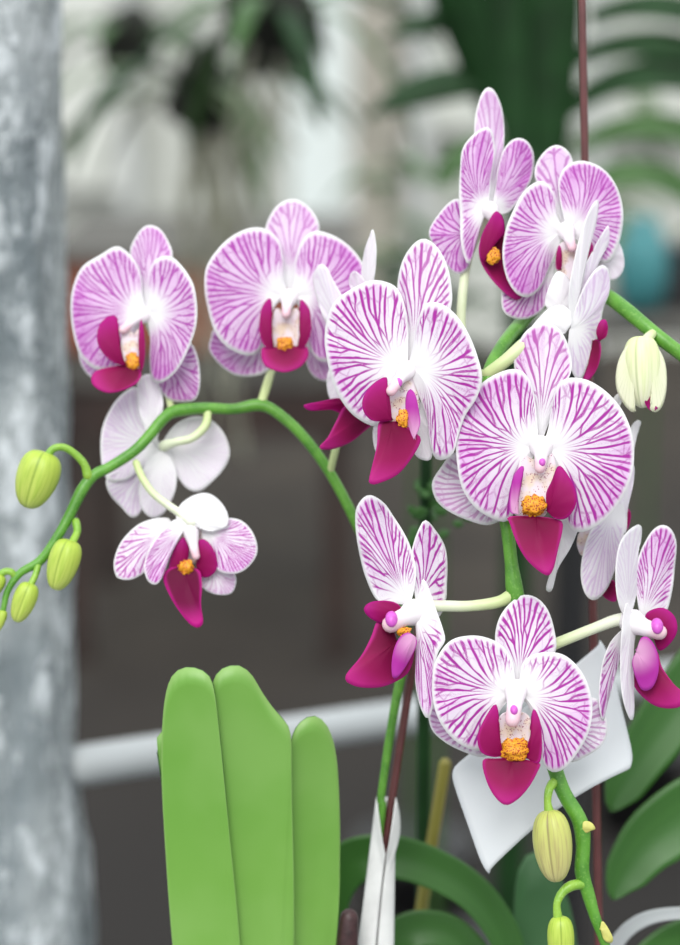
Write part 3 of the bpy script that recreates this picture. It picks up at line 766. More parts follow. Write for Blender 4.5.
# front bloom facing left
flower(right, (414, 606), 3, -1.0, 0.0, [
    ('S', (416, 608), [(414, 585), (411, 560), (413, 545), (418, 531), (425, 520), (434, 528), (444.5, 545), (447.5, 563), (447, 583), (446, 600), (439, 617), (427, 613)], 3, 1.5, 0, 0.8, dict(vs=1.0, N=23)),
    ('P', (408, 602), [(392, 603), (377, 600), (366.5, 580), (360, 557), (356, 533), (355.5, 512), (361, 500), (370.5, 495), (384, 503), (394, 517), (403.5, 532), (411, 548), (416, 570), (414.5, 588)], 0, 0.5, 0, 1.4, dict(N=37)),
    ('P', (416, 613), [(420, 598), (421, 583), (424, 579), (430, 591), (436, 609), (443, 629), (445, 641), (438, 653), (434, 672), (434, 692), (432, 710), (427.5, 719), (421, 709), (416.5, 692), (415, 674), (418, 655), (416, 633)], -4, 0.6, 0.1, 1.0, dict(N=37, fan=0.2)),
    ('L', (397, 640), [(390, 622), (378, 620), (371, 637), (361, 656), (347, 673), (345.5, 680), (350, 684), (361, 687.5), (379, 687.5), (394, 682.5), (408, 673), (414, 655), (410, 641)], -5, 0.3, 0.2, 2.0, {}),
    ('E', (404, 613), [(398, 604), (386, 600.5), (371, 602), (364, 608), (367, 615.5), (377, 622), (388, 622)], -6, 0.1, 0, 1.2, {}),
    ('V', (415, 636), [(408, 632.5), (400, 637), (394, 649), (391.5, 665), (393, 678), (400, 675), (412, 656), (417, 643)], -14, 0.1, 0, 1.4, {}),
  ], [(514, 594, 8, 3.2), (498, 602, 8, 2.7), (470, 606, 8, 2.5), (445, 606, 8, 2.6), (425, 606, 8, 2.8), (414, 606, 5, 3.4)],
  column=[(415, 612, -1, 4.6), (402, 618, -8, 5.2), (391, 624, -10, 5.2)], callus=(404, 632, -10, 3.2, 2.6), cap=(391.5, 619, -13.4, 3.6), label='front bloom turned to the left, its lip jutting sideways')

# lowest bloom, facing the camera
flower(right, (516, 692), -4, 0.0, 0.0, [
    ('S', (516, 692), [(510, 670), (500, 655), (495, 640), (498, 621), (508, 605), (523, 595), (538, 598.5), (549, 612), (555, 633), (556, 650), (546, 668), (528, 680)], 4, 0, 0.1, 1.2, dict(vs=1.0)),
    ('S', (500, 722), [(470, 700), (440, 700), (429, 712), (432, 730), (446, 743), (464, 752), (482, 757), (494, 750)], 7, -0.1, 0, 1, dict(vs=0.6)),
    ('S', (535, 722), [(565, 700), (595, 698), (605, 714), (607.5, 733), (600, 747), (585, 757), (570, 762), (550, 752)], 7, 0.1, 0, 1, dict(vs=0.6)),
    ('P', (512, 694), [(515, 680), (512, 660), (503, 646), (488, 638), (470, 635.5), (450, 641), (436, 660), (432, 684), (434.5, 708), (443.5, 728), (458, 743), (475, 750.5), (485, 748), (493, 728), (502, 708)], 0, 0.2, 0, 1.4, dict(N=43)),
    ('P', (520, 694), [(519, 680), (522, 664), (531, 655.5), (546.5, 652), (564, 655), (579, 668), (589, 687), (592.5, 710), (588, 734), (576, 755), (564, 769), (552, 772), (544, 764), (541, 746), (538, 726), (528, 706)], 0, -0.2, 0, 1.4, dict(N=43)),
    ('T', (514, 712), [(502, 714), (495, 728), (495, 744), (502, 757), (514, 762), (526, 757), (532, 744), (533, 728), (527, 714)], -5, 0, 0.1, -2, {}),
    ('L', (512, 757), [(496, 758.5), (483, 760), (485, 777), (493.5, 795), (505, 805), (517, 800), (529, 787), (538, 771), (540, 763), (528, 760)], -12, 0, 0.35, 1.8, {}),
    ('E', (503, 756), [(493, 757), (481, 752), (477.5, 737), (484, 720), (495, 704), (499, 716), (498, 736), (503, 750)], -12, 0.3, 0.1, 1.4, {}),
    ('E', (527, 759), [(539, 763), (542, 747), (540.5, 723), (534.5, 709), (531, 717), (530, 736), (524, 752)], -12, -0.3, 0.1, 1.4, {}),
  ], [(523, 640, 12, 2.6), (524, 660, 16, 2.4), (520, 680, 12, 2.4), (516, 692, 2, 3.0)],
  column=[(516, 690, -2, 3.8), (514.5, 706, -9, 4.4), (512.5, 720, -12, 4.2)], callus=(514.5, 750, -12, 6.0, 4.8), cap=(514, 710, -14.0, 2.2), label='lowest bloom, its round striped face square to the camera')

# bloom at the right edge facing right
flower(right, (632, 618), 12, 1.1, 0.0, [
    ('P', (642, 618), [(637, 598), (635, 575), (639, 556), (645, 542), (653, 530), (662, 525), (671, 529), (676.5, 543), (675, 566), (672, 592), (666, 612), (654, 616)], 4, -0.7, 0, 1.0, dict(N=34)),
    ('S', (628, 622), [(620, 608), (616, 588), (616, 563), (620, 543), (629, 530), (640, 524.5), (642, 535), (638.5, 553), (640, 574), (636, 597), (632, 612)], 0, 0.6, 0, 0.8, dict(vs=0.5, back=True)),
    ('S', (624, 628), [(617, 634), (609, 645), (602.5, 663), (599, 688), (599.5, 708), (603.5, 721), (608, 703), (615, 678), (622, 650)], 4, -0.2, 0, 0.6, dict(vs=0.9, N=18)),
    ('P', (632, 616), [(627, 602), (623, 618), (620.5, 652), (621, 685), (625, 707), (631.5, 721), (634.5, 711), (634, 680), (634, 650), (636, 630)], -6, 0.4, 0, 0.5, dict(vs=0.4, back=True, N=24)),
    ('L', (640, 652), [(656, 650), (662, 667), (674, 684), (686, 695), (683, 705), (672, 708.5), (658, 707), (646, 700), (634, 686), (632, 668), (634, 656)], 0, -0.3, 0.2, 2.0, {}),
    ('E', (652, 632), [(645, 617), (651, 610), (664, 608), (675, 617), (677, 632), (668, 646), (658, 650)], -1, -0.2, 0, 1.2, {}),
    ('V', (636, 652), [(641, 638), (649, 638), (657, 651), (658.5, 672), (652, 688), (642, 690), (635, 676), (632, 662)], -10, -0.2, 0, 1.4, {}),
  ], [(522, 655, 12, 2.8), (545, 648, 14, 2.6), (565, 640, 14, 2.5), (595, 628, 13, 2.5), (617, 620, 12, 2.8), (632, 619, 10, 3.4)],
  column=[(632, 622, -2, 4.6), (646, 628, -6, 5.0), (659, 632, -7, 4.6)], cap=(657, 626, -10, 3.6), label='bloom at the right edge turned to the right')

# bloom behind the large front bloom, turned away right
flower(right, (616, 520), 30, 0.9, 0.0, [
    ('P', (613, 508), [(598, 518), (588, 536), (582, 558), (581, 579), (586, 595), (595, 600), (607, 589), (617, 564), (623, 540), (626, 520), (623, 505)], -4, -0.4, 0, 1.2, dict(vs=1.0, back=True, N=34)),
    ('S', (622, 535), [(617, 512), (621, 482), (630, 464), (634.5, 468), (633, 486), (628, 508), (626.5, 530)], -2, 0.2, 0, 0.6, dict(vs=0.5, back=True)),
    ('S', (632, 462), [(630, 448), (629, 434), (633, 424), (638, 420), (641, 423), (637, 434), (634.5, 446)], 2, 0, 0, 0.5, dict(vs=0.1, back=True)),
    ('S', (614, 415), [(612, 403), (616, 395), (621, 392.5), (622.5, 398), (619, 408)], 2, 0, 0, 0.4, dict(vs=0.0, back=True)),
    ('T', (598, 525), [(588, 529), (579, 533), (577, 545), (582, 556), (592, 550)], 2, 0, 0, 0.4, {}),
    ('L', (606, 586), [(613, 580), (617, 588), (616, 601), (608, 600), (602, 594)], 6, 0, 0, 0.6, {}),
    ('E', (622, 515), [(627, 508), (631, 514), (629, 526), (625, 530)], 3, 0, 0, 0.5, {}),
  ], [(503, 480, 10, 2.3), (540, 490, 26, 2.2), (580, 505, 36, 2.2), (612, 512, 32, 2.8)], label='bloom seen from behind, its lilac back below the front bloom')

# edge-on bloom above the front bloom
flower(right, (568, 322), 24, 0.9, 0.0, [
    ('S', (560, 318), [(547, 308), (545, 300), (550, 284), (557, 271.5), (566, 275), (571, 284), (571, 305)], 4, -0.9, 0, 0.8, dict(vs=0.1, back=True)),
    ('S', (566, 333), [(548, 336), (534, 335), (530, 330), (536, 321), (548, 309), (561, 305), (570, 311), (572, 322)], -8, -0.9, 0, 1.4, dict(vs=0.0, back=True)),
    ('P', (574, 330), [(569, 310), (569, 290), (573, 266), (579, 240), (588, 213), (596, 200), (599, 203), (596, 225), (589, 248), (582, 278), (579, 308)], -6, 0.4, 0, 0.8, dict(vs=0.2, back=True, N=24)),
    ('S', (576, 325), [(577, 296), (583, 270), (592, 252), (602, 234), (609, 224.5), (614, 229), (609.5, 243), (598, 260), (589, 278), (583, 302)], 0, 0.3, 0, 0.8, dict(vs=0.6, back=True, N=21)),
    ('P', (573, 328), [(577, 304), (586, 283), (596, 269), (604, 265), (610, 274), (609.5, 292), (603.5, 309), (600, 329), (594, 347), (588, 364), (581, 380), (573, 374), (568, 352)], -8, 0.1, 0, 1.2, dict(vs=1.0, back=True, N=31)),
    ('L', (594, 340), [(600, 341), (601, 353), (597, 369), (588, 381), (582, 378), (588, 360)], 2, 0, 0, 0.8, {}),
    ('E', (599, 341), [(596, 332), (600, 321), (606, 320), (608, 328), (606, 337)], 0, 0, 0, 0.8, {}),
  ], [(488, 374, 13, 3.0), (504, 362, 12, 3.0), (525, 345, 14, 3.6), (545, 331, 20, 4.0), (566, 322, 27, 3.4)], label='edge-on white bloom with a thick cream stalk')

# topmost bloom
flower(right, (489, 207), 42, 0.5, 0.0, [
    ('S', (491, 208), [(482, 185), (475, 150), (474.5, 126), (477, 108), (482, 93), (489, 87), (496, 93), (502.5, 110), (504.5, 131), (503, 155), (498, 185)], 4, 0, 0.1, 0.8, dict(vs=0.5, N=20)),
    ('S', (474, 232), [(465, 205), (455, 199), (441, 211), (429, 231), (434, 246), (447, 266), (458, 274), (468, 268), (474, 250)], 5, -0.6, 0, 0.8, dict(vs=1.1)),
    ('P', (486, 208), [(491, 182), (495, 152), (492.5, 132), (486, 127), (474, 134), (463, 148), (460, 169), (459, 192), (460, 217), (461, 243), (467, 264), (472, 258), (475, 238), (479, 220)], 0, -0.2, 0, 1.0, {}),
    ('P', (494, 207), [(496, 185), (499, 163), (506, 146), (517, 138), (528, 142), (534, 156), (532, 177), (524, 193), (512, 210), (502, 214)], 2, 0.0, 0, 1.0, dict(N=34)),
    ('L', (492, 238), [(480, 243), (481, 262), (494, 282), (512, 298), (522, 297), (520, 275), (510, 245), (503, 228)], -3, 0.2, 0.1, -2.0, {}),
    ('E', (484, 262), [(479, 252), (481, 237), (488, 222), (496, 211), (503, 218), (504, 232), (495, 245), (487, 256)], -9, 0.1, 0, 1.0, {}),
  ], [(487, 374, 15, 2.4), (475, 373, 30, 2.3), (465, 352, 40, 2.3), (461, 325, 44, 2.3), (463, 290, 47, 2.3), (469, 255, 50, 2.2), (484, 215, 46, 3.0)],
  column=[(490, 210, -1, 3.2), (496, 222, -3, 3.2)], callus=(493, 256, -8, 3.6, 3.6), far=True, label='topmost bloom, half turned to the right')

# top right bloom
flower(right, (565, 230), 42, 0.22, 0.0, [
    ('S', (562, 225), [(553, 205), (542, 190), (535, 178), (536, 164), (545, 151), (556, 145), (567, 150), (573, 162), (574, 185), (568, 208)], 4, 0, 0.1, 1, dict(vs=0.7, N=20)),
    ('S', (556, 262), [(530, 262), (506, 280), (501.5, 296), (503.5, 311), (514, 318.5), (530, 318), (544, 308), (552, 288)], 2, -0.1, 0, 1, dict(vs=0.9)),
    ('S', (592, 250), [(610, 238), (620, 244), (624.5, 262), (621, 275), (612, 280), (601, 273)], 6, 0.1, 0, 1, dict(vs=0.1)),
    ('P', (561, 232), [(557, 215), (554, 196), (549, 185), (539, 181), (525, 190), (514, 209), (506, 229), (502.5, 253), (506, 276), (516, 293), (529, 297), (541, 287), (550, 267), (557, 250)], 0, 0.2, 0, 1.4, {}),
    ('P', (570, 230), [(562, 210), (558, 186), (562, 171), (571, 163), (585, 161), (602, 168), (615, 183), (622, 203), (623, 223), (618, 246), (609, 262), (596, 258), (582, 244)], 0, -0.1, 0, 1.4, {}),
    ('T', (569, 240), [(559, 245), (556, 262), (560, 278), (572, 282), (580, 268), (580, 248)], -4, 0, 0, -1, {}),
    ('E', (560, 270), [(556, 268), (556, 255), (559, 245), (562, 252), (562, 265)], -7, 0, 0, 0.4, {}),
    ('E', (580, 275), [(578, 260), (580, 247), (587, 238), (593, 245), (592, 258), (586, 272)], -7, 0, 0, 1, {}),
  ], [(546, 299, 56, 2.3), (560, 285, 60, 2.3), (570, 255, 58, 2.3), (566, 232, 47, 3.0)],
  column=[(566, 231, -1, 3.4), (570, 241, -5, 3.2), (572, 248, -7, 2.6)], far=True, cap=(572, 245, -8, 1.6), label='broad bloom at the top right')

# half open cream bud with its loosening sepals
hb = bud(right, (641, 336), (643, 408), 8.6, 20, 'bud_cream', [(652, 334, 22, 2.2), (648, 338, 20, 2.4), (642, 345, 20, 3.0)], 'cream bud just starting to open', grooves=2, fat=0.42, phase=0.6)
blade('sepal', (636, 340), [(626, 347), (618, 362), (615.5, 382), (620, 398), (630, 411), (636, 410), (632, 396), (629, 375), (631, 355)], 15, -0.5, 0, 1.5, vs=0.1, N=8, th=0.8, mats=('bud_cream', 'bud_cream'), parent=hb)
blade('sepal', (648, 340), [(658, 348), (665, 362), (667, 382), (664, 402), (657, 412), (650, 408), (656, 395), (657, 375), (653, 355)], 15, 0.5, 0, 1.5, vs=0.1, N=8, th=0.8, mats=('bud_cream', 'bud_cream'), parent=hb)
blade('petal', (648, 385), [(655, 388), (661, 397), (658, 408), (651, 411), (645, 402)], 16, 0.3, 0, 0.5, vs=1, N=8, th=0.6, mats=('lobe', 'lobe'), parent=hb)
bud(right, (549.5, 810), (556.5, 882), 8.9, -1, 'bud_olive', [(553, 783, 4, 2.2), (549, 790, 1, 1.9), (547.6, 802, 0, 1.7), (549.5, 814, 0, 2.3)], 'plump olive bud streaked with brown', fat=0.45, phase=0.75)
bud(right, (560, 916), (562, 972), 6.1, 0, 'bud_lime', [(582, 884, 4, 2.4), (571, 886, 2, 2.4), (562, 893, 1, 2.0), (557, 904, 0, 1.7), (558, 919, 0, 2.1)], 'small lime bud on a hooked stalk at the spike end', phase=1.0)

# leaves of the right plant, low on the right
def bl(pts, base, par, mat, dz, gx=0, gy=-0.15, cup=3, th=1.6, fan=0.1, keel=0.0, N=8, name='leaf'):
    return blade(name, base, pts, 0, gx, gy, cup, 0.3, 1, N=N, mats=(mat, 'leaf_under'), parent=par, dz=dz, th=th, fan=fan, keel=keel)
ribbon('leaf', [(800, 1290, 210, 14), (850, 1100, 205, 22), (850, 850, 190, 28), (800, 660, 175, 32), (740, 640, 168, 33), (690, 690, 162, 32), (650, 745, 158, 28), (622, 790, 156, 20), (610, 812, 155, 10)], 'leaf_dark', right, n=140)
ribbon('leaf', [(800, 1290, 200, 14), (850, 1120, 190, 22), (830, 920, 170, 30), (770, 800, 155, 36), (705, 808, 145, 38), (655, 838, 140, 32), (625, 875, 138, 22), (612, 900, 137, 10)], 'leaf_dark', right, n=140)
ribbon('leaf', [(800, 1290, 190, 14), (810, 1150, 170, 22), (770, 1000, 140, 28), (700, 948, 125, 28), (655, 960, 120, 22), (630, 990, 118, 12)], 'leaf_dark', right, n=120)

# plants further back on the bench
mid = potted('young_orchid_plant', K(545, 1100, 0.26).x, 0.255, 'grey green leaf standing upright behind the lime bud at the bottom', 'orchid', rad=0.05)
bl([(528, 1200), (522, 1060), (514, 960), (515, 890), (522, 862), (535, 850), (550, 856), (562, 880), (575, 930), (578, 990), (562, 1060), (555, 1200)], (541, 1310), mid, 'leaf_grey', 0.20, th=1.6, gy=-0.22, fan=0.2)

# ================================================================ rods, stakes, tags
def rodobj(name, pts, mat, label, cat, parent=None, seg=12, n=20):
    o = tube(name, pts, mat, parent, seg=seg, n=n)
    return tag(o, label, cat) if label else o
a = K(581, -60, 0.075); b = K(599, 945, 0.095)
dirv = (b-a); end = a + dirv*((a.z-(BENCH+0.004))/(a.z-b.z))
rodobj('support_rod', [(a, 0.0019), (a.lerp(end, 0.5), 0.0020), (end, 0.0021)], 'rod', 'long thin maroon rod rising behind the right blooms past the top edge', 'rod')
a = K(424, 590, 0.079); b = K(384, 850, 0.079)
end = a + (b-a)*((a.z-(BENCH+0.10))/(a.z-b.z))
rodobj('support_rod', [(a, 0.0020), (a.lerp(end, 0.5), 0.0020), (end, 0.0022)], 'rod', 'short maroon rod tied beside the left spike above the folded white tag', 'rod')
a = K(445, 764, 0.16); b = K(431, 850, 0.175)
end = a + (b-a)*((a.z-(BENCH+0.004))/(a.z-b.z))
rodobj('bamboo_stake', [(a, 0.0032), (a.lerp(end, 0.5), 0.0034), (end, 0.0036)], 'bamboo', 'olive bamboo stake behind the arching leaf', 'stake')
a = K(349, 918, 0.06); b = K(346, 960, 0.062)
end = a + (b-a)*((a.z-(BENCH+0.004))/(a.z-b.z))
rodobj('thick_stake', [(a, 0.0045), (a.lerp(end, 0.06), 0.0056), (a.lerp(end, 0.5), 0.0048), (end, 0.0048)], 'rod_tip', 'dark maroon stake end at the bottom edge beside the folded tag', 'stake', n=30)
# knobbly moss pole in the dark behind the blooms
mp = empty('moss_pole', K(432, 1000, 0.24), 'dark mossy pole with small leaves, in the shade behind the left facing bloom', 'plant pole')
mp.location.z = BENCH
a = K(426, 452, 0.16); e0 = Vector((a.x, a.y, BENCH+0.002))
tube('pole', [(a, 0.003), (a.lerp(e0, 0.3), 0.0036), (e0, 0.004)], 'strap', mp, seg=10, n=30)
random.seed(3)
for k in range(26):
    px = 415+random.random()*52; py = 474+random.random()*66
    if k < 6: px = 424+random.random()*14; py = 462+random.random()*60
    ang = random.random()*PI*2; l = 12+random.random()*8
    ex, ey = px+math.cos(ang)*l, py+math.sin(ang)*l
    nx, ny = -math.sin(ang)*l*0.3, math.cos(ang)*l*0.3
    blade('sprig', (px, py), [((px*2+ex)/3+nx, (py*2+ey)/3+ny), ((px+ex*2)/3+nx, (py+ey*2)/3+ny), (ex, ey), ((px+ex*2)/3-nx, (py+ey*2)/3-ny), ((px*2+ex)/3-nx, (py*2+ey)/3-ny)],
          0, random.uniform(-0.6, 0.6), random.uniform(-0.6, 0.6), 1, N=3, ns=14, nt=5, th=0.8, mats=('leaf_dark', 'leaf_under'), parent=mp, dz=0.15+random.random()*0.02)

# hanging white card
card = blade('label_card', (541, 770), [(449, 772), (465, 759), (530, 704), (590, 652), (612, 632), (618, 652), (630, 730), (636, 765), (612, 782), (570, 812), (530, 845), (500, 868), (485, 873), (478, 860), (462, 815)], 38, -0.25, -0.3, 1.0, 0.0, 1, N=4, ns=120, nt=14, th=0.5, mats=('card', 'card'))
# corners crisp: rebuild as bent sheet
bpy.data.objects.remove(card)
def sheet(name, q, mat, nu=30, nv=24, th=0.0006, parent=None, bend=None):
    """q: four corners (px, py, d mm) in order; bend(u, v) -> (dpx, dpy, dmm)"""
    vs = []
    for i in range(nu+1):
        for j in range(nv+1):
            u, v = i/nu, j/nv
            p = [q[0][k]*(1-u)*(1-v)+q[1][k]*u*(1-v)+q[2][k]*u*v+q[3][k]*(1-u)*v for k in range(3)]
            if bend:
                e = bend(u, v); p = [p[k]+e[k] for k in range(3)]
            vs.append(K(p[0], p[1], p[2]/1000.0))
    n = len(vs); vs = vs + [v+FWD*th for v in vs]
    W = nv+1; fs = []
    for i in range(nu):
        for j in range(nv):
            a, b, c, d = i*W+j, (i+1)*W+j, (i+1)*W+j+1, i*W+j+1
            fs.append((a, b, c, d)); fs.append((a+n, d+n, c+n, b+n))
    for i in range(nu):
        for j in (0, nv):
            a, b = i*W+j, (i+1)*W+j
            fs.append((a, a+n, b+n, b) if j == 0 else (a, b, b+n, a+n))
    for j in range(nv):
        for i in (0, nu):
            a, b = i*W+j, i*W+j+1
            fs.append((a, b, b+n, a+n) if i == 0 else (a, a+n, b+n, b))
    return place(name, vs, fs, [M[mat]], parent)
card = sheet('label_card', [(449, 771, 46), (605, 640, 62), (636, 766, 46), (485, 874, 34)], 'card',
             bend=lambda u, v: (-5*max(0, (u-0.94)/0.06)**2*abs(2*v-1)**8+4*max(0, (0.06-u)/0.06)**2*abs(2*v-1)**8, -14*math.sin(PI*u)*v*0.9, -6*math.sin(PI*u)))
tag(card, 'blank white card tilted behind the lowest bloom', 'card')

# folded white paper tag round the left spike
def folded_tag():
    rows = 30; cols = 40; vs = []
    for i in range(rows+1):
        v = i/rows
        py = 797+v*190
        cx = 386 - 12.8*v
        half = 10+10.3*v
        open_ = max(0.0, 1-v/0.36)
        for j in range(cols+1):
            u = j/cols
            ang = PI*(0.5+0.06) + (2*PI-0.12*PI)*u if False else -PI/2 + 0.05 + (2*PI-0.1)*u
            # teardrop: open loop round the rod at the top, pressed flat lower down
            x = cx+half*math.cos(ang)+(5*math.sin(PI*min(1, v/0.3))*max(0, math.cos(ang)))
            dep = 77 + (8.5*max(open_, 0.6))*math.sin(ang)
            yy = py
            front = max(0.0, -math.sin(ang))
            yy += front*60*(1-v)**1.5*(1-abs(math.cos(ang)))**0.6
            vs.append(K(x, yy, dep/1000.0))
    W = cols+1; fs = []
    n = len(vs)
    ctrs = []
    for i in range(rows+1):
        c = sum((vs[i*W+j] for j in range(W)), Vector())/W; ctrs.append(c)
    vs2 = []
    for i in range(rows+1):
        for j in range(W):
            p = vs[i*W+j]; dd = (p-ctrs[i]); dd.normalize()
            vs2.append(p-dd*0.0004)
    for i in range(rows):
        for j in range(cols):
            a, b, c, d = i*W+j, i*W+j+1, (i+1)*W+j+1, (i+1)*W+j
            fs.append((a, d, c, b)); fs.append((a+n, b+n, c+n, d+n))
    for j in range(cols):
        fs.append((j, j+1, j+1+n, j+n)); k = rows*W+j; fs.append((k, k+n, k+1+n, k+1))
    for i in range(rows):
        fs.append((i*W, i*W+n, (i+1)*W+n, (i+1)*W)); k = i*W+cols; fs.append((k, k+W, k+W+n, k+n))
    return place('folded_tag', vs+vs2, fs, [M['tag']])
tag(folded_tag(), 'white paper tag folded round the foot of the left spike', 'tag')

# white curved rim of a saucer at the lower right
cp = K(700, 985, 0.16)
rim = ribbon('plastic_strip', [(606, 975, 110, 5), (618, 942, 108, 7), (640, 922, 106, 7), (672, 914, 104, 6), (720, 916, 104, 6), (790, 935, 108, 6)], 'white_pipe', under='white_pipe', taper=False, fold=0.1)
tag(rim, 'curved white plastic strip between the dark leaves at the bottom right corner', 'strip')

# ================================================================ bench
bench = empty('wire_bench', (0, -0.02, 0), 'steel bench under the pots, below the blooms', 'bench')
for i in range(5):
    box('rail', (-0.75, -0.355+i*0.16, BENCH-0.03), (0.75, -0.335+i*0.16, BENCH-0.009), 'galv', bench)
box('top', (-0.75, -0.36, BENCH-0.008), (0.75, 0.315, BENCH), 'galv', bench)
for sx in (-0.72, 0.72):
    for sy in (-0.34, 0.29):
        box('leg', (sx-0.02, sy-0.02, 0.0), (sx+0.02, sy+0.02, BENCH-0.01), 'galv', bench)

# ================================================================ plastic wrapped steel post at the left
pst = empty('steel_post', K(0, 472, 0.42), 'galvanised steel post loosely wrapped in clear wrinkled plastic at the left edge', 'post')
PD = 0.42
cx = K(0, 472, PD).x; cy = K(-10, 472, PD).y
pst.location = (cx, cy, 0)
box('post', (cx-0.045, cy-0.03, 0), (cx+0.028, cy+0.045, 2.6), 'galv', pst, bev=0.004)
def wrap():
    vs = []; fs = []; seg = 72; rows = 150
    z0, z1 = 0.55, 2.35
    for i in range(rows+1):
        z = z0+(z1-z0)*i/rows
        # flared skirt low down, a snug step near the top
        zz = 0
        for k in range(seg):
            a = 2*PI*k/seg
            ca, sa = math.cos(a), math.sin(a)
            q = (abs(ca)**5+abs(sa)**5)**(-1/5)
            w = 0.0485; dd = 0.052
            fl = 1.0
            t = (K(0, 800, 0.42).z-z)/0.08
            if t > 0: fl += 0.10*min(1, t)**0.7
            sw = 1+0.012*math.sin(z*9)+0.01*math.sin(z*23)
            n1 = noise.noise(Vector((ca*3, sa*3, z*9)))*0.006+noise.noise(Vector((ca*9, sa*9, z*26)))*0.003
            vs.append(Vector((cx-0.008+ca*q*w*fl*sw+ca*n1, cy+0.008+sa*q*dd*fl*sw+sa*n1, z)))
    for i in range(rows):
        for k in range(seg):
            fs.append((i*seg+k, i*seg+(k+1) % seg, (i+1)*seg+(k+1) % seg, (i+1)*seg+k))
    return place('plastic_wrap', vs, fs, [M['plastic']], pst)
wrap()

# white rail crossing behind
a = K(78, 766, 0.465); b = K(400, 718, 0.66); dv = b-a
rail = tube('rail', [(a, 0.0135), (a+dv*1.2, 0.0135), (a+dv*2.6, 0.0135)], 'white_pipe', None, seg=24, n=30)
rail.name = 'horizontal_rail'
tag(rail, 'white painted pipe rail running level from the wrapped post across the shade', 'rail')

# ================================================================ setting
def structure(o): o['kind'] = 'structure'; return o
WY = 8.6
structure(box('floor', (-7, -3, -0.1), (7, WY+0.2, 0), 'floor'))
def wy(px): return (px-340)/FPX*(WY+1.0)/math.cos(PITCH)*1.0
def panel(name, x0, x1, mat, z0=0.0, z1=3.4, y=WY, th=0.06):
    return structure(box(name, (x0, y, z0), (x1, y+th, z1), mat))
panel('wall_back', -6.5, 6.5, 'wall', y=WY+0.12)
panel('window_1', wy(292), wy(352), 'wall_bright', 0.5)
panel('window_2', wy(425), wy(580), 'wall_light', 0.95)
panel('window_3', wy(592), wy(760), 'wall_light', 0.95)
panel('window_4', wy(-60), wy(128), 'wall_light', 0.7)
panel('trim_1', wy(352), wy(396), 'beige', y=WY-0.10, th=0.12)
panel('trim_2', wy(578), wy(594), 'frame', y=WY-0.04)
panel('trim_3', wy(408), wy(426), 'frame', y=WY-0.04)
panel('trim_4', wy(128), wy(142), 'frame', y=WY-0.04)

# potting bench with red brown front far behind the left blooms
D1 = 4.0
by = -1.0+ (1+D1)*math.cos(PITCH)
pbx0 = K(55, 300, D1).x; pbx1 = K(350, 300, D1).x
zt = K(200, 256, D1).z; zb = K(200, 346, D1).z
pbn = empty('potting_bench', ((pbx0+pbx1)/2, by+0.4, 0), 'wooden potting bench with a red brown front board, far behind the left blooms', 'bench')
box('front_board', (pbx0, by, zb), (pbx1, by+0.03, zt), 'wood', pbn)
box('top_board', (pbx0-0.02, by-0.02, zt), (pbx1+0.02, by+0.9, zt+0.02), 'greyboard', pbn)
z2 = K(200, 384, D1).z; z3 = K(200, 438, D1).z
box('rail', (pbx0, by+0.02, z2), (pbx1, by+0.06, zb-0.012), 'greyboard', pbn)
box('shelf', (pbx0, by+0.03, z3), (pbx1, by+0.85, z2-0.02), 'darkwood', pbn)
for sx in (pbx0+0.03, pbx1-0.03):
    for sy in (by+0.08, by+0.8):
        box('leg', (sx-0.03, sy-0.03, 0), (sx+0.03, sy+0.03, zt), 'darkwood', pbn)

# ---------------------------------------------------------------- strap leaved plants
def strap(name, p0, v0, length, width, droop, mat, parent, th=0.0015, n=22, ref=None, up=Vector((0, 0, 1))):
    """arching strap leaf: starts at p0 along v0, bends down by droop"""
    pts = []; p = Vector(p0); v = Vector(v0).normalized()
    ds = length/n
    for i in range(n+1):
        pts.append(p.copy())
        v = (v + Vector((0, 0, -droop/n))).normalized(); p = p+v*ds
    vs = []; fs = []
    side = Vector(v0).cross(up)
    if side.length < 0.05: side = RT.copy()
    if ref is not None: side = Vector(ref)
    side.normalize()
    for i, q in enumerate(pts):
        s = i/n
        w = width*(0.75+0.6*math.sin(PI*min(1, s*0.9)))*(1-s**5)*0.5+0.0005
        T = (pts[min(i+1, n)]-pts[max(i-1, 0)]).normalized()
        sd = (side-T*side.dot(T)).normalized(); nn = sd.cross(T)
        for a_, b_ in ((-1, 0.18), (-0.5, 0.03), (0, -0.05), (0.5, 0.03), (1, 0.18)):
            vs.append(q+sd*a_*w+nn*(-b_*w))
        for a_, b_ in ((1, 0.18), (0.5, 0.03), (0, -0.05), (-0.5, 0.03), (-1, 0.18)):
            vs.append(q+sd*a_*w+nn*(-b_*w)+nn*th)
    for i in range(n):
        for k in range(10):
            fs.append((i*10+k, i*10+(k+1) % 10, (i+1)*10+(k+1) % 10, (i+1)*10+k))
    fs.append(tuple(range(10))); fs.append(tuple(n*10+9-k for k in range(10)))
    return place(name, vs, fs, [M[mat]], parent)

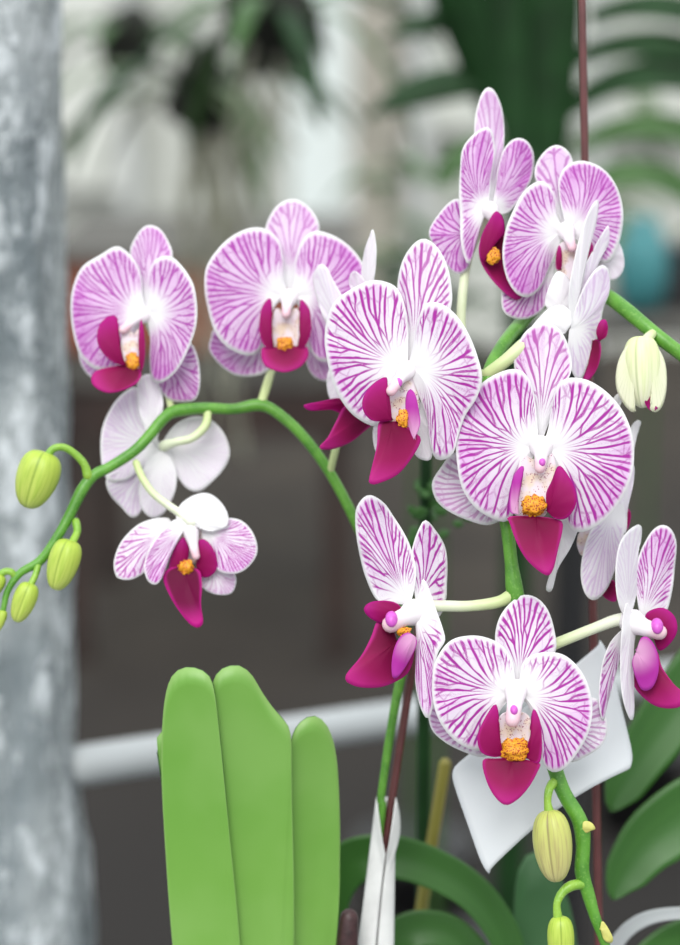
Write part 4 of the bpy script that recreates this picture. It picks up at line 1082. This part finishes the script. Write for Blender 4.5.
def hanging(px, py, D, s, label, nl, seed, leafmat='strap_light', roots=8, heart=0.045, spread=1.0, rl=0.3, mats2='strap', hp=(0.0, 0.9)):
    random.seed(seed)
    c = K(px, py, D)
    root = empty('hanging_orchid', c, label, 'hanging plant', 'orchids hanging by wires at the back')
    blob('moss_ball', c, (heart*s, heart*s, heart*s*1.15), 'moss', root, lump=0.5, sc=25, seg=20, rings=14)
    tube('hanging_wire', [(c+Vector((0, 0, heart*s*0.6)), 0.0012), (Vector((c.x, c.y, (c.z+2.9)/2)), 0.0012), (Vector((c.x, c.y, 2.9)), 0.0012)], 'galv', root, seg=6, n=4)
    for k in range(nl):
        a = 2*PI*k/nl+random.uniform(-.3, .3)
        el = random.uniform(*hp)
        v = Vector((math.cos(a), math.sin(a)*0.8, el))
        strap('leaf', c+Vector((math.cos(a), math.sin(a), 0.4))*heart*s*0.5, v, (0.16+random.random()*0.14)*s*spread, 0.02*s, random.uniform(1.2, 2.6), leafmat if k % 3 else mats2, root)
    for k in range(roots):
        a = random.random()*2*PI; r = heart*s*random.uniform(0.2, 0.8)
        p = c+Vector((math.cos(a)*r, math.sin(a)*r, -heart*s*0.6)); l = rl*s*random.uniform(0.5, 1.1)
        tube('aerial_root', [(p, 0.0035*s), (p+Vector((random.uniform(-.03, .03)*s, 0, -l*0.5)), 0.003*s), (p+Vector((random.uniform(-.05, .05)*s, 0, -l)), 0.002*s)], 'root', root, seg=6, n=10)
    return root
hanging(205, 98, 1.9, 1.15, 'largest hanging orchid, grey roots trailing below its dark root ball', 13, 5, 'strap_grey', roots=16, heart=0.042, spread=1.05, rl=0.36)
hanging(126, 40, 2.6, 1.0, 'small hanging orchid with a round dark root ball near the top left', 11, 11, 'strap_light', roots=5, heart=0.05, spread=0.7, rl=0.15)
hanging(272, 18, 1.5, 1.0, 'hanging orchid cut off by the top edge, right of the other two', 11, 21, 'strap_light', roots=6, heart=0.05, spread=0.8, rl=0.15)

# large strap leaved plant behind the top right blooms
def big_plant():
    c = K(520, 60, 1.35)
    bz = 0.0
    px0 = c.x
    root = empty('vanda_plant', (px0, c.y, 0), 'tall dark green strap leaved plant behind the top right blooms', 'plant')
    top = K(520, -120, 1.35)
    lathe('pot', Vector((px0, c.y, 0)), [(0.001, 0), (0.13, 0), (0.17, 0.26), (0.18, 0.26), (0.18, 0.3), (0.165, 0.3), (0.15, 0.26), (0.001, 0.25)], 'pot', root)
    tube('trunk', [(Vector((px0, c.y, 0.24)), 0.02), (Vector((px0+0.01, c.y+0.05, 0.9)), 0.016), (Vector((px0, c.y, 1.5)), 0.018), (Vector((top.x, c.y, 2.0)), 0.016)], 'strap', root, seg=12, n=30)
    def mk(px, py, vx, vz, L, w, dr, mat='strap', vy=-0.15, dd=1.35):
        strap('leaf', K(px, py, dd), Vector((vx, vy, vz)), L, w, dr, mat, root, ref=Vector((0, 0.75, 0.9)) if abs(vx) > 0.5 else Vector((1, 0, 0)))
    # broad upright leaves in the middle
    mk(520, 165, -0.08, 1.0, 0.36, 0.042, 0.1, vy=0.05)
    mk(548, 170, 0.03, 1.0, 0.34, 0.045, 0.1, vy=0.03)
    mk(500, 120, -0.35, 1.0, 0.25, 0.04, 0.3)
    # arching to the left
    mk(515, 84, -1.0, 0.25, 0.17, 0.034, 0.9)
    mk(515, 20, -1.0, 0.22, 0.15, 0.026, 0.7, 'strap')
    mk(512, 150, -1.0, 0.30, 0.10, 0.03, 1.4, 'strap_light')
    # arching to the right
    mk(560, 118, 0.9, 0.95, 0.26, 0.032, 1.9)
    mk(575, 60, 1.0, 0.5, 0.22, 0.030, 1.3)
    mk(575, 150, 0.9, 0.7, 0.24, 0.026, 1.9, 'strap_light')
    mk(582, 190, 1.0, 0.8, 0.20, 0.028, 2.3, 'strap_light')
    mk(590, 20, 1.0, 0.5, 0.20, 0.03, 1.4)
big_plant()

def bushy(px, py, D, label, n, seed, mat, L, w, zbase=0.0, spreadx=0.1, elev=(0.5, 1.2)):
    random.seed(seed)
    c = K(px, py, D)
    root = empty('leafy_plant', (c.x, c.y, zbase), label, 'plant')
    h = c.z-zbase
    lathe('pot', Vector((c.x, c.y, zbase)), [(0.001, 0), (0.07, 0), (0.09, 0.14), (0.10, 0.14), (0.10, 0.17), (0.09, 0.17), (0.08, 0.15), (0.001, 0.14)], 'pot', root)
    tube('stem', [(Vector((c.x, c.y, zbase+0.12)), 0.008), (Vector((c.x, c.y, zbase+h*0.6)), 0.006), (c, 0.004)], 'strap_light', root, seg=8, n=12)
    for k in range(n):
        a = 2*PI*random.random(); el = random.uniform(*elev)
        p = c+Vector((random.uniform(-spreadx, spreadx), random.uniform(-.05, .05), random.uniform(-0.5, 0.5)*L*1.4))
        strap('leaf', p, Vector((math.cos(a), math.sin(a), el)), L*random.uniform(0.6, 1.1), w, random.uniform(1.2, 2.5), mat, root)
bushy(418, 235, 2.4, 'mid green leafy plant in the distance left of the topmost bloom', 22, 4, 'strap_light', 0.16, 0.026, spreadx=0.07)
bushy(655, 215, 2.9, 'green leafy plant in the distance at the right edge above the teal pot', 18, 9, 'strap_grey', 0.26, 0.034, spreadx=0.12)
bushy(440, 330, 2.0, 'low dark leafy plant in the distance beneath the topmost bloom', 18, 14, 'strap', 0.11, 0.024, spreadx=0.06)

# teal pot and black crate on a far stand at the right
tp = K(641, 312, 1.95)
st = empty('plant_stand', (tp.x+0.08, tp.y+0.05, 0), 'dark plant stand in the distance at the right, carrying the teal pot', 'stand')
box('top', (tp.x-0.10, tp.y-0.09, tp.z-0.02), (tp.x+0.32, tp.y+0.2, tp.z), 'greyboard', st)
for sx in (tp.x-0.08, tp.x+0.30):
    for sy in (tp.y-0.07, tp.y+0.18): box('leg', (sx-0.012, sy-0.012, 0), (sx+0.012, sy+0.012, tp.z-0.02), 'black', st)
tr = 0.034
tpo = lathe('teal_pot', Vector((tp.x, tp.y, tp.z)), [(0.001, 0), (tr*0.7, 0), (tr*0.95, 0.03), (tr*1.08, 0.06), (tr*0.9, 0.095), (tr*0.62, 0.112), (tr*0.66, 0.125), (tr*0.6, 0.125), (tr*0.5, 0.11), (tr*0.001, 0.10)], 'teal')
tag(tpo, 'round teal glazed pot on the far stand at the right', 'pot')
bc = K(672, 300, 1.95)
bo = empty('black_box', (bc.x+0.03, tp.y+0.06, tp.z), 'black box beside the teal pot, half out of the right edge', 'box')
box('body', (bc.x-0.012, tp.y+0.02, tp.z+0.001), (bc.x+0.12, tp.y+0.12, tp.z+0.075), 'black', bo, bev=0.004)
box('lid', (bc.x-0.015, tp.y+0.017, tp.z+0.075), (bc.x+0.123, tp.y+0.123, tp.z+0.083), 'black', bo, bev=0.002)

# ================================================================ light
w = bpy.data.worlds.new('overcast'); scene.world = w; w.use_nodes = True
nt = w.node_tree; nt.nodes.clear()
wo = nt.nodes.new('ShaderNodeOutputWorld'); bg = nt.nodes.new('ShaderNodeBackground')
tc = nt.nodes.new('ShaderNodeTexCoord'); sp = nt.nodes.new('ShaderNodeSeparateXYZ')
mr = nt.nodes.new('ShaderNodeMapRange'); mr.inputs[1].default_value = -0.3; mr.inputs[2].default_value = 0.8
mr.inputs[3].default_value = 0.35; mr.inputs[4].default_value = 1.4
nt.links.new(tc.outputs['Generated'], sp.inputs[0]); nt.links.new(sp.outputs[2], mr.inputs[0])
nt.links.new(mr.outputs[0], bg.inputs['Strength']); bg.inputs['Color'].default_value = (0.93, 0.98, 1.0, 1)
nt.links.new(bg.outputs[0], wo.inputs['Surface'])
sd_ = bpy.data.lights.new('daylight', 'SUN'); so = bpy.data.objects.new('daylight', sd_); COL.objects.link(so)
sd_.energy = 1.7; sd_.angle = R(35); sd_.color = (1.0, 0.98, 0.94)
so.rotation_euler = (R(42), R(-18), R(10))
